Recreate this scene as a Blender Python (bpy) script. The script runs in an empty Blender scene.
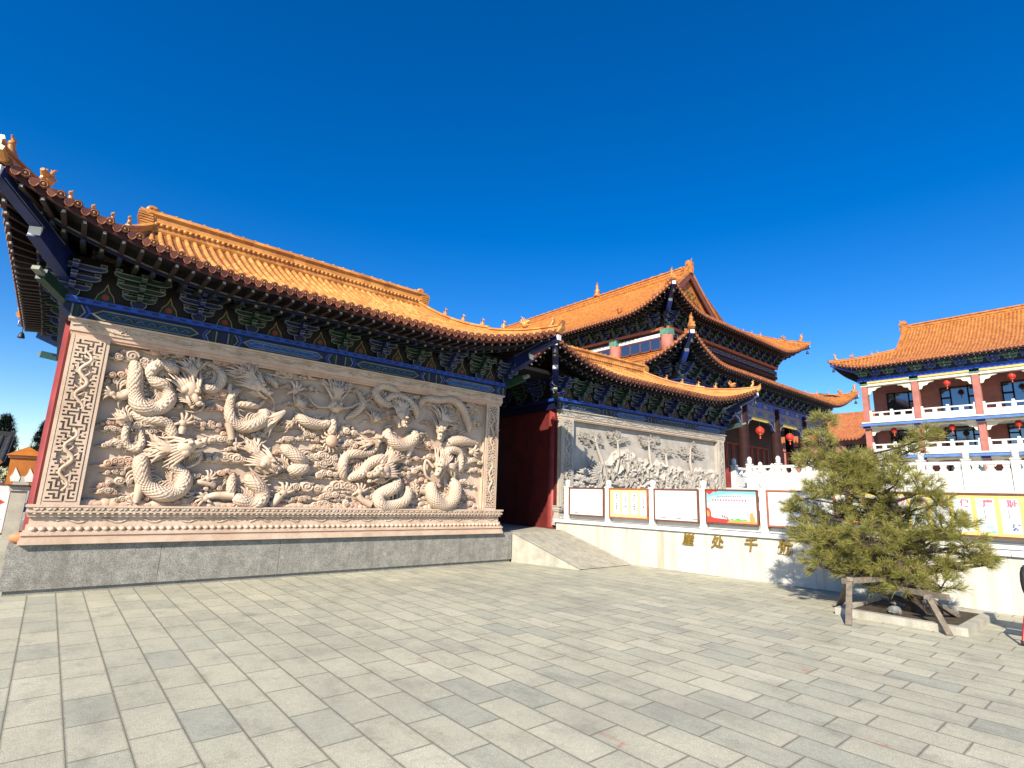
import bpy, math, random
import numpy as np
from mathutils import Vector, Matrix, noise
random.seed(7)
S=bpy.context.scene; COL=S.collection
R=math.radians
# ---------------------------------------------------------------- materials
M={}
def newmat(name):
    m=bpy.data.materials.new(name); m.use_nodes=True; M[name]=m
    nt=m.node_tree; b=nt.nodes['Principled BSDF']
    return m,nt,b
def nd(nt,t,**kw):
    n=nt.nodes.new(t)
    for k,v in kw.items(): setattr(n,k,v)
    return n
def ramp(nt,fac,stops):
    r=nd(nt,'ShaderNodeValToRGB'); e=r.color_ramp.elements
    while len(e)<len(stops): e.new(.5)
    for q,(p,c) in zip(e,stops):
        q.position=p; q.color=(*c,1) if len(c)==3 else c
    nt.links.new(fac,r.inputs[0]); return r.outputs[0]
def noise_n(nt,vec,scale,detail=6,rough=.6):
    n=nd(nt,'ShaderNodeTexNoise'); n.inputs['Scale'].default_value=scale
    n.inputs['Detail'].default_value=detail; n.inputs['Roughness'].default_value=rough
    if vec is not None: nt.links.new(vec,n.inputs['Vector'])
    return n.outputs['Fac']
def objco(nt): return nd(nt,'ShaderNodeTexCoord').outputs['Object']
def mapping(nt,vec,scale=(1,1,1),rot=(0,0,0),loc=(0,0,0)):
    m=nd(nt,'ShaderNodeMapping'); m.inputs['Scale'].default_value=scale; m.inputs['Rotation'].default_value=rot; m.inputs['Location'].default_value=loc
    nt.links.new(vec,m.inputs['Vector']); return m.outputs[0]
def mixc(nt,fac,a,b,mode='MIX'):
    m=nd(nt,'ShaderNodeMix',data_type='RGBA',blend_type=mode)
    for i,v in ((0,fac),(6,a),(7,b)):
        if isinstance(v,(int,float)): m.inputs[i].default_value=v
        elif isinstance(v,tuple): m.inputs[i].default_value=(*v,1)
        else: nt.links.new(v,m.inputs[i])
    return m.outputs[2]
def math_n(nt,op,a,b=None):
    m=nd(nt,'ShaderNodeMath',operation=op)
    for i,v in ((0,a),(1,b)):
        if v is None: continue
        if isinstance(v,(int,float)): m.inputs[i].default_value=v
        else: nt.links.new(v,m.inputs[i])
    return m.outputs[0]
def bump(nt,b,h,strength=.4,dist=.01):
    n=nd(nt,'ShaderNodeBump'); n.inputs['Strength'].default_value=strength; n.inputs['Distance'].default_value=dist
    nt.links.new(h,n.inputs['Height']); nt.links.new(n.outputs[0],b.inputs['Normal']); return n
def simple(name,c,rough=.6,var=.25,scale=6.,bmp=.15,bscale=40.,metal=0.,spec=.4):
    """plain colour with soft large-scale variation and a fine bump"""
    m,nt,b=newmat(name); o=objco(nt)
    n=noise_n(nt,o,scale)
    lo=tuple(x*(1-var) for x in c); hi=tuple(min(1,x*(1+var*.6)) for x in c)
    col=ramp(nt,n,[(.3,lo),(.7,hi)])
    nt.links.new(col,b.inputs['Base Color']); b.inputs['Roughness'].default_value=rough
    b.inputs['Metallic'].default_value=metal; b.inputs['Specular IOR Level'].default_value=spec
    if bmp: bump(nt,b,noise_n(nt,o,bscale,4),bmp,.01)
    return m
def stone(name,c1,c2,scale=3.,rough=.75,bmp=.3,bscale=60.,speck=0.,stain=None):
    m,nt,b=newmat(name); o=objco(nt)
    col=ramp(nt,noise_n(nt,o,scale,8),[(.32,c1),(.68,c2)])
    if speck:
        v=noise_n(nt,o,90,2); col=mixc(nt,speck,col,ramp(nt,v,[(.4,(.08,.08,.08)),(.6,(.75,.74,.7))]),'OVERLAY')
    if stain:
        st=noise_n(nt,mapping(nt,o,(1.6,1.6,.22)),2.2,7,.65)
        col=mixc(nt,ramp(nt,st,[(.5,(0,0,0)),(.72,(stain[3],)*3)]),col,tuple(stain[:3]))
    nt.links.new(col,b.inputs['Base Color']); b.inputs['Roughness'].default_value=rough
    b.inputs['Specular IOR Level'].default_value=.3
    bump(nt,b,noise_n(nt,o,bscale,5),bmp,.008)
    return m
stone('pink_marble',(.50,.36,.26),(.645,.505,.39),2.5,.7,.5,38,0,(.40,.28,.19,.7))
stone('red_marble',(.50,.30,.20),(.64,.44,.32),4,.7,.35,45)
stone('grey_carving',(.36,.325,.28),(.48,.44,.385),3,.75,.4,45,0,(.30,.27,.22,.6))
stone('white_marble',(.60,.59,.55),(.73,.72,.68),2.,.5,.12,40)
stone('granite',(.21,.205,.185),(.33,.32,.285),7,.8,.3,120,.45,(.14,.13,.11,.6))
stone('ramp_stone',(.30,.28,.22),(.47,.44,.36),5,.8,.3,100,.3,(.2,.19,.16,.5))
stone('pale_cheek',(.34,.325,.27),(.48,.46,.39),4,.7,.3,80,.2,(.22,.2,.15,.6))
stone('soil',(.03,.024,.017),(.09,.07,.05),9,.95,.8,30)
stone('rock',(.12,.12,.12),(.34,.33,.31),6,.9,.6,20)
# scaled dragon hide : diamond scales laid in UV space along the body
m,nt,b=newmat('dragon_scales'); uv=nd(nt,'ShaderNodeTexCoord').outputs['UV']; o=objco(nt)
col=ramp(nt,noise_n(nt,o,2.5,8),[(.32,(.51,.37,.27)),(.68,(.645,.51,.395))])
v=nd(nt,'ShaderNodeTexVoronoi'); v.inputs['Scale'].default_value=1.; v.inputs['Randomness'].default_value=0.
nt.links.new(mapping(nt,uv,(22,22,22),(0,0,R(45))),v.inputs['Vector'])
h=math_n(nt,'SUBTRACT',1,v.outputs['Distance'])
col=mixc(nt,ramp(nt,v.outputs['Distance'],[(.45,(0,0,0)),(.7,(.55,.55,.55))]),col,(.36,.25,.19))
nt.links.new(col,b.inputs['Base Color']); b.inputs['Roughness'].default_value=.7
bump(nt,b,h,.9,.03)
def glazed(name,lo,mid,hi,rough):
    m,nt,b=newmat(name); o=objco(nt)
    a=noise_n(nt,o,1.3,6); c=nd(nt,'ShaderNodeTexVoronoi'); c.inputs['Scale'].default_value=4.5; nt.links.new(o,c.inputs['Vector'])
    sep=nd(nt,'ShaderNodeSeparateColor'); nt.links.new(c.outputs['Color'],sep.inputs[0])
    f=math_n(nt,'ADD',math_n(nt,'MULTIPLY',a,.5),math_n(nt,'MULTIPLY',sep.outputs[0],.5))
    col=ramp(nt,f,[(.25,lo),(.5,mid),(.75,hi)])
    d=noise_n(nt,o,7,8,.7); col=mixc(nt,ramp(nt,d,[(.55,(0,0,0)),(.8,(.6,.6,.6))]),col,(.16,.07,.03))
    nt.links.new(col,b.inputs['Base Color']); b.inputs['Roughness'].default_value=rough
    bump(nt,b,noise_n(nt,o,25,4),.2,.01)
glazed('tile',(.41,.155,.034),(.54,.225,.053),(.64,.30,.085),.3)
glazed('tile_far',(.35,.12,.026),(.44,.165,.034),(.52,.21,.048),.33)
glazed('shaded_tile_end',(.075,.02,.012),(.12,.034,.016),(.18,.055,.024),.4)  # tile glaze darkened at the eave ends: their shade is put into the colour
glazed('tile_rim',(.24,.09,.035),(.32,.13,.05),(.4,.17,.07),.4)
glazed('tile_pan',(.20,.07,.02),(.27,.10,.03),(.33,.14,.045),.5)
glazed('tile_ridge',(.36,.14,.03),(.47,.20,.045),(.58,.27,.07),.38)
glazed('tile_dull',(.28,.09,.03),(.36,.12,.04),(.42,.16,.06),.7)
simple('red_plaster',(.12,.012,.010),.75,.45,1.8,.2,30)
simple('red_paint',(.24,.035,.03),.55,.3,2,.15,30)
simple('pink_paint',(.38,.145,.115),.7,.22,1.5,.1,30)
simple('shaded_red_wood',(.024,.007,.006),.6,.4,3,.2,30)  # shade under the hall porch is put into this base colour
simple('shaded_board',(.009,.007,.007),.7,.4,4,.1,40)  # board between brackets, nearly black: eave shade painted into its colour
simple('rafter_end',(.22,.22,.2),.6,.3,4,.1,40)
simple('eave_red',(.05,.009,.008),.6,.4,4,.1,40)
simple('shaded_rafter_red',(.014,.006,.006),.6,.4,4,.1,40)  # red rafter paint darkened to stand in for shade under the eaves
simple('shaded_rafter_green',(.006,.012,.016),.6,.4,4,.1,40)  # green rafters darkened likewise, eave shade sits in the colour
simple('soffit',(.003,.0025,.0025),.7,.4,4,.1,40)  # near black base colour carries the shade of the eave underside
simple('blue_paint',(.008,.018,.11),.5,.4,5,.1,40)
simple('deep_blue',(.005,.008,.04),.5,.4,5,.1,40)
simple('faded_blue',(.11,.14,.23),.6,.4,5,.1,40)
simple('bright_blue',(.014,.06,.36),.5,.3,5,.1,40)
simple('rail_blue',(.10,.20,.46),.5,.3,2,.1,40)
simple('green_paint',(.008,.035,.024),.5,.4,5,.1,40)
simple('light_green',(.10,.24,.17),.5,.4,5,.1,40)
simple('line_paint',(.16,.18,.15),.55,.3,6,.05,40)
simple('line_gold',(.24,.19,.08),.5,.3,6,.05,40)
simple('yellow_paint',(.62,.46,.12),.5,.3,5,.05,40)
simple('cream',(.74,.68,.52),.6,.15,2,.05,40)
simple('white_paint',(.66,.66,.63),.6,.08,2,.08,30)
simple('gold',(.36,.23,.045),.38,.3,8,.15,50,.55)
simple('frame_brown',(.16,.05,.03),.5,.3,8,.1,40)
simple('frame_rust',(.34,.10,.055),.5,.3,8,.1,40)
simple('lantern_red',(.48,.028,.02),.5,.2,8,.1,30)
simple('wood_post',(.20,.165,.125),.85,.4,12,.4,30)
simple('bark',(.07,.05,.035),.9,.5,20,.7,25)
simple('black',(.006,.006,.007),.8,.3,5,0)
simple('black_rubber',(.02,.02,.02),.6,.3,5,.1)
simple('iron',(.05,.05,.055),.5,.3,5,.1,40,.6)
simple('red_metal',(.5,.03,.035),.35,.15,5,.05)
simple('orange_glaze',(.44,.155,.028),.45,.3,5,.15,20)
simple('terracotta',(.55,.24,.11),.6,.3,8,.2,30)
simple('olive_wall',(.22,.17,.055),.8,.3,3,.2,30)
simple('grey_roof',(.03,.032,.035),.8,.3,3,.3,30)
simple('paper_white',(.60,.625,.64),.4,.04,3,0)
simple('paper_ice',(.50,.60,.63),.4,.08,1.5,0)
simple('paper_cream',(.62,.50,.26),.4,.08,2,0)
simple('paper_yellow',(.66,.54,.17),.4,.06,2,0)
simple('ink_grey',(.22,.24,.26),.5,.1,3,0)
simple('ink_dark',(.06,.07,.09),.5,.1,3,0)
simple('ink_pink',(.55,.12,.2),.5,.1,3,0)
simple('ink_red',(.68,.045,.035),.5,.1,3,0)
simple('ink_orange',(.78,.28,.09),.5,.1,3,0)
simple('ink_green',(.06,.48,.10),.5,.1,3,0)
simple('ink_sky',(.17,.46,.58),.4,.15,1.5,0)
simple('ink_cyan',(.34,.56,.60),.4,.15,3,0)
simple('ink_blue',(.10,.16,.32),.5,.1,3,0)
m,nt,b=newmat('glass'); b.inputs['Base Color'].default_value=(.17,.20,.24,1); b.inputs['Roughness'].default_value=.06; b.inputs['Metallic'].default_value=.9
# clad marble retaining wall : slabs, rain streaks
m,nt,b=newmat('clad_wall'); o=objco(nt)
br=nd(nt,'ShaderNodeTexBrick'); br.offset=0; br.inputs['Scale'].default_value=1; br.inputs['Brick Width'].default_value=.95; br.inputs['Row Height'].default_value=.9; br.inputs['Mortar Size'].default_value=.004
br.inputs['Color1'].default_value=(.56,.55,.50,1); br.inputs['Color2'].default_value=(.64,.635,.58,1); br.inputs['Mortar'].default_value=(.42,.40,.36,1)
mp=nd(nt,'ShaderNodeCombineXYZ'); sx=nd(nt,'ShaderNodeSeparateXYZ'); nt.links.new(o,sx.inputs[0]); nt.links.new(sx.outputs[0],mp.inputs[0]); nt.links.new(sx.outputs[2],mp.inputs[1])
nt.links.new(mp.outputs[0],br.inputs['Vector'])
col=mixc(nt,.35,br.outputs['Color'],ramp(nt,noise_n(nt,o,2.2,8),[(.3,(.5,.5,.48)),(.7,(.86,.85,.82))]),'MULTIPLY')
st=noise_n(nt,mapping(nt,o,(3.2,3.2,.3)),1.6,8,.65)
col=mixc(nt,ramp(nt,st,[(.5,(0,0,0)),(.72,(.7,.7,.7))]),col,(.33,.325,.29))
ru=noise_n(nt,mapping(nt,o,(2.4,2.4,.12),(0,0,0),(5,3,1)),1.5,5,.5)
col=mixc(nt,ramp(nt,ru,[(.6,(0,0,0)),(.72,(.6,.6,.6))]),col,(.42,.27,.15))
nt.links.new(col,b.inputs['Base Color']); b.inputs['Roughness'].default_value=.55; bump(nt,b,br.outputs['Fac'],.4,-.004)
# granite paving : rows along Y, staggered slabs, per slab shade
m,nt,b=newmat('paving'); geo=nd(nt,'ShaderNodeTexCoord'); o=geo.outputs['Object']
sx=nd(nt,'ShaderNodeSeparateXYZ'); nt.links.new(o,sx.inputs[0])
W,LN=.308,.575
cx=math_n(nt,'DIVIDE',math_n(nt,'SUBTRACT',sx.outputs[0],.022),W); ci=math_n(nt,'FLOOR',cx); cf=math_n(nt,'FRACT',cx)
wn=nd(nt,'ShaderNodeTexWhiteNoise',noise_dimensions='1D'); nt.links.new(ci,wn.inputs['W'])
off=math_n(nt,'MULTIPLY',wn.outputs['Value'],.34)
par=math_n(nt,'MULTIPLY',math_n(nt,'MODULO',math_n(nt,'ABSOLUTE',ci),2),.5)
ry=math_n(nt,'ADD',math_n(nt,'DIVIDE',sx.outputs[1],LN),math_n(nt,'ADD',off,par)); ri=math_n(nt,'FLOOR',ry); rf=math_n(nt,'FRACT',ry)
cv=nd(nt,'ShaderNodeCombineXYZ'); nt.links.new(ci,cv.inputs[0]); nt.links.new(ri,cv.inputs[1])
w2=nd(nt,'ShaderNodeTexWhiteNoise',noise_dimensions='2D'); nt.links.new(cv.outputs[0],w2.inputs['Vector'])
pal=ramp(nt,w2.outputs['Value'],[(0,(.42,.42,.34)),(.08,(.455,.45,.355)),(.4,(.53,.505,.385)),(.65,(.495,.48,.37)),(.86,(.545,.52,.395)),(1,(.59,.565,.435))])
wisp=noise_n(nt,mapping(nt,o,(1.5,.7,1)),2.2,9,.68)
pal=mixc(nt,.8,pal,ramp(nt,wisp,[(.28,(.52,.53,.52)),(.48,(.88,.88,.86)),(.72,(1,.985,.93))]),'MULTIPLY'); pal=mixc(nt,.5,pal,ramp(nt,noise_n(nt,o,26,6,.8),[(.34,(.6,.6,.59)),(.6,(1,1,.98))]),'MULTIPLY')
grain=noise_n(nt,o,130,3,.7); pal=mixc(nt,.7,pal,ramp(nt,grain,[(.35,(.25,.25,.25)),(.65,(.8,.8,.8))]),'OVERLAY')
stn=noise_n(nt,o,.55,9,.7); pal=mixc(nt,ramp(nt,stn,[(.48,(0,0,0)),(.72,(.6,.6,.6))]),pal,(.24,.23,.19)); st2=noise_n(nt,o,3.6,8,.75); pal=mixc(nt,ramp(nt,st2,[(.56,(0,0,0)),(.7,(.45,.45,.45))]),pal,(.20,.19,.155))
def edge(f,w): # 1 inside joint
    d=math_n(nt,'MINIMUM',f,math_n(nt,'SUBTRACT',1,f)); return math_n(nt,'LESS_THAN',d,w)
jit=math_n(nt,'MULTIPLY',noise_n(nt,o,9,2),.012)
j=math_n(nt,'MAXIMUM',edge(cf,math_n(nt,'ADD',jit,.002)),edge(rf,math_n(nt,'ADD',math_n(nt,'MULTIPLY',jit,.55),.001)))
jc=ramp(nt,noise_n(nt,o,1.1,4),[(.5,(.085,.075,.06)),(.66,(.17,.06,.04))])
col=mixc(nt,math_n(nt,'MULTIPLY',j,.85),pal,jc)
dj=math_n(nt,'MINIMUM',math_n(nt,'MULTIPLY',math_n(nt,'MINIMUM',cf,math_n(nt,'SUBTRACT',1,cf)),W),math_n(nt,'MULTIPLY',math_n(nt,'MINIMUM',rf,math_n(nt,'SUBTRACT',1,rf)),LN))
wear=math_n(nt,'ADD',dj,math_n(nt,'MULTIPLY',noise_n(nt,o,14,5,.7),-.016)); col=mixc(nt,ramp(nt,wear,[(.0,(.45,.45,.45)),(.005,(0,0,0))]),col,(.15,.135,.105))
chk=noise_n(nt,mapping(nt,o,(1,1,1),(0,0,0),(3.7,1.2,0)),1.7,3,.5); sm=noise_n(nt,o,22,4,.7)
cf2=math_n(nt,'MULTIPLY',ramp(nt,chk,[(.71,(0,0,0)),(.75,(1,1,1))]),ramp(nt,sm,[(.45,(0,0,0)),(.6,(.6,.6,.6))]))
col=mixc(nt,cf2,col,(.42,.13,.10))
nt.links.new(col,b.inputs['Base Color']); b.inputs['Roughness'].default_value=.72; b.inputs['Specular IOR Level'].default_value=.35
hh=math_n(nt,'ADD',math_n(nt,'MULTIPLY',j,-1.),math_n(nt,'ADD',math_n(nt,'MULTIPLY',grain,.22),math_n(nt,'MULTIPLY',w2.outputs['Value'],.25)))
bump(nt,b,hh,.5,.006)
# pine needles
m,nt,b=newmat('needles'); o=objco(nt)
wn=nd(nt,'ShaderNodeObjectInfo'); n1=noise_n(nt,o,4.,4)
n2=nd(nt,'ShaderNodeTexNoise'); n2.inputs['Scale'].default_value=60; nt.links.new(o,n2.inputs['Vector'])
f=math_n(nt,'ADD',math_n(nt,'MULTIPLY',n1,.6),math_n(nt,'MULTIPLY',n2.outputs['Fac'],.4))
nt.links.new(ramp(nt,f,[(.3,(.13,.15,.034)),(.5,(.28,.27,.07)),(.68,(.46,.40,.14))]),b.inputs['Base Color']); b.inputs['Roughness'].default_value=.5
tl=nd(nt,'ShaderNodeBsdfTranslucent'); tl.inputs[0].default_value=(.40,.36,.08,1); mx=nd(nt,'ShaderNodeMixShader'); mx.inputs[0].default_value=.3
nt.links.new(b.outputs[0],mx.inputs[1]); nt.links.new(tl.outputs[0],mx.inputs[2]); nt.links.new(mx.outputs[0],nt.nodes['Material Output'].inputs[0])
simple('dark_needles',(.012,.022,.012),.7,.5,3,0)
# ---------------------------------------------------------------- mesh builder
class MB:
    def __init__(s): s.v=[]; s.f=[]; s.m=[]; s.uv={}; s.mats=[]; s.sm=[]
    def mi(s,name):
        if name not in s.mats: s.mats.append(name)
        return s.mats.index(name)
    def add(s,vs,fs,mat,smooth=False,uvs=None):
        b=len(s.v); k=s.mi(mat); s.v.extend([tuple(p) for p in vs])
        for i,f in enumerate(fs):
            if uvs is not None: s.uv[len(s.f)]=uvs[i]
            s.f.append(tuple(q+b for q in f)); s.m.append(k); s.sm.append(smooth)
    def box(s,x0,x1,y0,y1,z0,z1,mat):
        vs=[(x0,y0,z0),(x1,y0,z0),(x1,y1,z0),(x0,y1,z0),(x0,y0,z1),(x1,y0,z1),(x1,y1,z1),(x0,y1,z1)]
        s.add(vs,[(0,3,2,1),(4,5,6,7),(0,1,5,4),(1,2,6,5),(2,3,7,6),(3,0,4,7)],mat)
    def obox(s,c,ax,ay,az,mat):
        """box with centre and three half-axis vectors"""
        c,ax,ay,az=map(Vector,(c,ax,ay,az)); vs=[c+i*ax+j*ay+k*az for k in(-1,1) for i,j in((-1,-1),(1,-1),(1,1),(-1,1))]
        s.add(vs,[(0,3,2,1),(4,5,6,7),(0,1,5,4),(1,2,6,5),(2,3,7,6),(3,0,4,7)],mat)
    def bar(s,p,q,w,h,mat,up=(0,0,1)):
        p,q=Vector(p),Vector(q); t=(q-p); l=t.length
        if l<1e-6: return
        t/=l; sd=t.cross(Vector(up))
        if sd.length<1e-4: sd=t.cross(Vector((1,0,0)))
        sd.normalize(); u=sd.cross(t); s.obox((p+q)/2,t*l/2,sd*w/2,u*h/2,mat)
    def prism(s,poly,y0,y1,mat,plane='xz'):
        """polygon (a,b) in a plane extruded along the remaining axis"""
        n=len(poly)
        def P(a,b,c): return (a,c,b) if plane=='xz' else ((c,a,b) if plane=='yz' else (a,b,c))
        vs=[P(a,b,y0) for a,b in poly]+[P(a,b,y1) for a,b in poly]
        fs=[tuple(range(n)),tuple(range(2*n-1,n-1,-1))]+[(i,i+n,(i+1)%n+n,(i+1)%n) for i in range(n)]
        s.add(vs,fs,mat)
    def ring(s,poly,w,y0,y1,mat,plane='xz'):
        """outline frame of a polygon, width w inwards"""
        n=len(poly); cx=sum(a for a,b in poly)/n; cy=sum(b for a,b in poly)/n
        P=[Vector((a,b)) for a,b in poly]; area=sum(P[i].x*P[(i+1)%n].y-P[(i+1)%n].x*P[i].y for i in range(n))
        sg=1 if area>0 else -1; inn=[]
        for i in range(n):
            e1=(P[i]-P[i-1]).normalized(); e2=(P[(i+1)%n]-P[i]).normalized()
            n1=Vector((-e1.y,e1.x))*sg; n2=Vector((-e2.y,e2.x))*sg; bs=n1+n2
            if bs.length<1e-3: bs=n1
            bs.normalize(); k=w/max(.35,bs.dot(n1)); inn.append(P[i]+bs*k)
        def Q(a,b,c): return (a,c,b) if plane=='xz' else ((c,a,b) if plane=='yz' else (a,b,c))
        vs=[Q(p.x,p.y,y0) for p in P]+[Q(p.x,p.y,y0) for p in inn]+[Q(p.x,p.y,y1) for p in P]+[Q(p.x,p.y,y1) for p in inn]
        fs=[]
        for i in range(n):
            j=(i+1)%n; fs+=[(i,j,j+n,i+n),(i,i+2*n,j+2*n,j),(i+n,j+n,j+3*n,i+3*n)]
        s.add(vs,fs,mat)
    def tube(s,pts,rad,mat,n=8,smooth=True,uv=False,flat=1.):
        pts=[Vector(p) for p in pts]; k=len(pts)
        if isinstance(rad,(int,float)): rad=[rad]*k
        up=Vector((0,-1,0)); vs=[]; fs=[]; us=[]; ln=[0]
        for i in range(1,k): ln.append(ln[-1]+(pts[i]-pts[i-1]).length)
        for i in range(k):
            t=(pts[min(i+1,k-1)]-pts[max(i-1,0)]).normalized()
            a=up-t*up.dot(t)
            if a.length<1e-3: a=Vector((1,0,0))-t*t.x
            a.normalize(); c=t.cross(a); up=a if abs(t.y)>.9 else up
            for j in range(n):
                th=2*math.pi*j/n; vs.append(pts[i]+a*math.cos(th)*rad[i]*flat+c*math.sin(th)*rad[i])
        for i in range(k-1):
            for j in range(n):
                j2=(j+1)%n; fs.append((i*n+j,i*n+j2,(i+1)*n+j2,(i+1)*n+j))
                if uv:
                    r_=(rad[i]+rad[i+1])/2*2*math.pi/n; us.append(((j*r_,ln[i]),((j+1)*r_,ln[i]),((j+1)*r_,ln[i+1]),(j*r_,ln[i+1])))
        s.add(vs,fs,mat,smooth,us if uv else None)
        s.add(vs[:n],[tuple(range(n-1,-1,-1))],mat,smooth); s.add(vs[-n:],[tuple(range(n))],mat,smooth)
    def ell(s,c,r,mat,nu=10,nv=6,rot=None,smooth=True):
        c=Vector(c); r=(r,)*3 if isinstance(r,(int,float)) else r; vs=[]; fs=[]
        for i in range(nv+1):
            ph=math.pi*i/nv
            for j in range(nu):
                th=2*math.pi*j/nu; p=Vector((r[0]*math.sin(ph)*math.cos(th),r[1]*math.sin(ph)*math.sin(th),r[2]*math.cos(ph)))
                if rot is not None: p=rot@p
                vs.append(c+p)
        for i in range(nv):
            for j in range(nu):
                j2=(j+1)%nu; fs.append((i*nu+j,(i+1)*nu+j,(i+1)*nu+j2,i*nu+j2))
        s.add(vs,fs,mat,smooth)
    def lathe(s,prof,c,mat,n=16,smooth=True):
        c=Vector(c); vs=[]; fs=[]
        for r,z in prof:
            for j in range(n):
                th=2*math.pi*j/n; vs.append(c+Vector((r*math.cos(th),r*math.sin(th),z)))
        k=len(prof)
        for i in range(k-1):
            for j in range(n):
                j2=(j+1)%n; fs.append((i*n+j,i*n+j2,(i+1)*n+j2,(i+1)*n+j))
        fs+=[tuple(range(n-1,-1,-1)),tuple(range((k-1)*n,k*n))]; s.add(vs,fs,mat,smooth)
    def sweep(s,pts,prof,mat,side=None,smooth=False,taper=None):
        """profile [(side,up)] swept along pts (kept upright)"""
        pts=[Vector(p) for p in pts]; n=len(prof); k=len(pts); vs=[]; fs=[]
        for i in range(k):
            t=(pts[min(i+1,k-1)]-pts[max(i-1,0)]); sd=Vector((t.y,-t.x,0)) if side is None else Vector(side)
            sd.normalize(); q=1 if taper is None else taper[i]
            for a,b in prof: vs.append(pts[i]+sd*a*q+Vector((0,0,b*q)))
        for i in range(k-1):
            for j in range(n):
                j2=(j+1)%n; fs.append((i*n+j,i*n+j2,(i+1)*n+j2,(i+1)*n+j))
        fs+=[tuple(range(n-1,-1,-1)),tuple(range((k-1)*n,k*n))]; s.add(vs,fs,mat,smooth)
    def build(s,name,parent=None,loc=None,rotz=0):
        me=bpy.data.meshes.new(name); v=np.array(s.v,dtype=float)
        me.from_pydata([tuple(p) for p in v],[],s.f)
        for k in s.mats: me.materials.append(M[k])
        me.polygons.foreach_set('material_index',s.m); me.polygons.foreach_set('use_smooth',s.sm)
        if s.uv:
            l=me.uv_layers.new(name='UVMap')
            for i,u in s.uv.items():
                p=me.polygons[i]
                for q,w in zip(p.loop_indices,u): l.data[q].uv=w
        me.validate(); me.update(); o=bpy.data.objects.new(name,me); COL.objects.link(o)
        if parent is not None: o.parent=parent
        if loc is not None: o.location=loc; o.rotation_euler[2]=rotz
        return o
def recalc(o):
    import bmesh
    bm=bmesh.new(); bm.from_mesh(o.data); bmesh.ops.recalc_face_normals(bm,faces=bm.faces); bm.to_mesh(o.data); bm.free(); return o
def tag(o,label=None,cat=None,group=None,kind=None):
    for k,v in (('label',label),('category',cat),('group',group),('kind',kind)):
        if v: o[k]=v
    return o
def thing(name,label,cat,loc=(0,0,0),rotz=0,group=None):
    o=bpy.data.objects.new(name,None); COL.objects.link(o); o.location=loc; o.rotation_euler[2]=rotz; o.empty_display_size=.2
    return tag(o,label,cat,group)
def dup_part(o,parent,loc=None,rotz=None,scale=None):
    c=o.copy(); COL.objects.link(c); c.parent=parent
    if loc is not None: c.location=loc
    if rotz is not None: c.rotation_euler[2]=rotz
    if scale is not None: c.scale=scale
    return c
def copy_tree(o,parent=None):
    c=o.copy(); COL.objects.link(c); c.parent=parent
    for ch in list(o.children): copy_tree(ch,c)
    return c
def smooth_path(pts,per=5):
    """Catmull-Rom through tuples of any length"""
    P=[np.array(p,float) for p in pts]; 
    if len(P)<3: return [tuple(P[0]+(P[-1]-P[0])*i/per) for i in range(per+1)]
    out=[]; Q=[2*P[0]-P[1]]+P+[2*P[-1]-P[-2]]
    for i in range(1,len(Q)-2):
        for j in range(per):
            t=j/per; a,b_,c,d=Q[i-1],Q[i],Q[i+1],Q[i+2]
            out.append(tuple(.5*((2*b_)+(c-a)*t+(2*a-5*b_+4*c-d)*t*t+(3*b_-a-3*c+d)*t**3)))
    out.append(tuple(P[-1])); return out
def text_mesh(mb,txt,size,mat,origin,ux,uz,depth=0.,align='CENTER',bold=0.,shear=0.):
    """lay the mesh of a text into mb, ux = reading direction, uz = up"""
    cu=bpy.data.curves.new('t','FONT'); cu.body=txt; cu.size=size; cu.align_x=align; cu.align_y='CENTER'; cu.extrude=depth; cu.offset=bold; cu.resolution_u=3; cu.shear=shear
    ob=bpy.data.objects.new('t',cu); COL.objects.link(ob); dg=bpy.context.evaluated_depsgraph_get(); dg.update()
    me=bpy.data.meshes.new_from_object(ob.evaluated_get(dg)); ux=Vector(ux); uz=Vector(uz); nn=ux.cross(uz); og=Vector(origin)
    vs=[og+ux*v.co.x+uz*v.co.y+nn*v.co.z for v in me.vertices]; fs=[tuple(p.vertices) for p in me.polygons]
    if vs: mb.add(vs,fs,mat)
    bpy.data.objects.remove(ob); bpy.data.curves.remove(cu); bpy.data.meshes.remove(me)
# ---------------------------------------------------------------- chinese roofs
class Side:
    """one slope: eave from A along u (length l), climbing along v by depth D; ia/ib = how far the hips cut in"""
    def __init__(s,A,u,v,l,D,ia,ib,ze,zr,L=.8,Rr=3.2,out=.22,curve=.62,la=True,lb=True,dmax=1.):
        s.A=Vector(A);s.u=Vector(u);s.v=Vector(v);s.l=l;s.D=D;s.ia=ia;s.ib=ib;s.ze=ze;s.zr=zr;s.L=L;s.R=Rr;s.out=out;s.c=curve;s.la=la;s.lb=lb;s.dmax=dmax
        s.u3=Vector((s.u.x,s.u.y,0)); s.v3=Vector((s.v.x,s.v.y,0))
    def z(s,d): return s.ze+(s.zr-s.ze)*(s.c*d+(1-s.c)*d*abs(d))
    def P(s,q,d):
        p=s.A+s.u*q+s.v*(s.D*d); z=s.z(d); x,y=p.x,p.y; w=max(0,1-max(d,0))**2
        for on,e,sg in ((s.la,q-s.ia*d,-1),(s.lb,s.l-q-s.ib*d,1)):
            if on and e<s.R:
                g=(1-max(e,0)/s.R)**2; dv=(s.u*sg-s.v)*(s.out*g*w); x+=dv.x; y+=dv.y; z+=s.L*g*w
        return Vector((x,y,z))
    def top(s,q):
        d=s.dmax
        if s.ia>1e-6: d=min(d,q/s.ia)
        if s.ib>1e-6: d=min(d,(s.l-q)/s.ib)
        return max(d,0)
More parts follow.
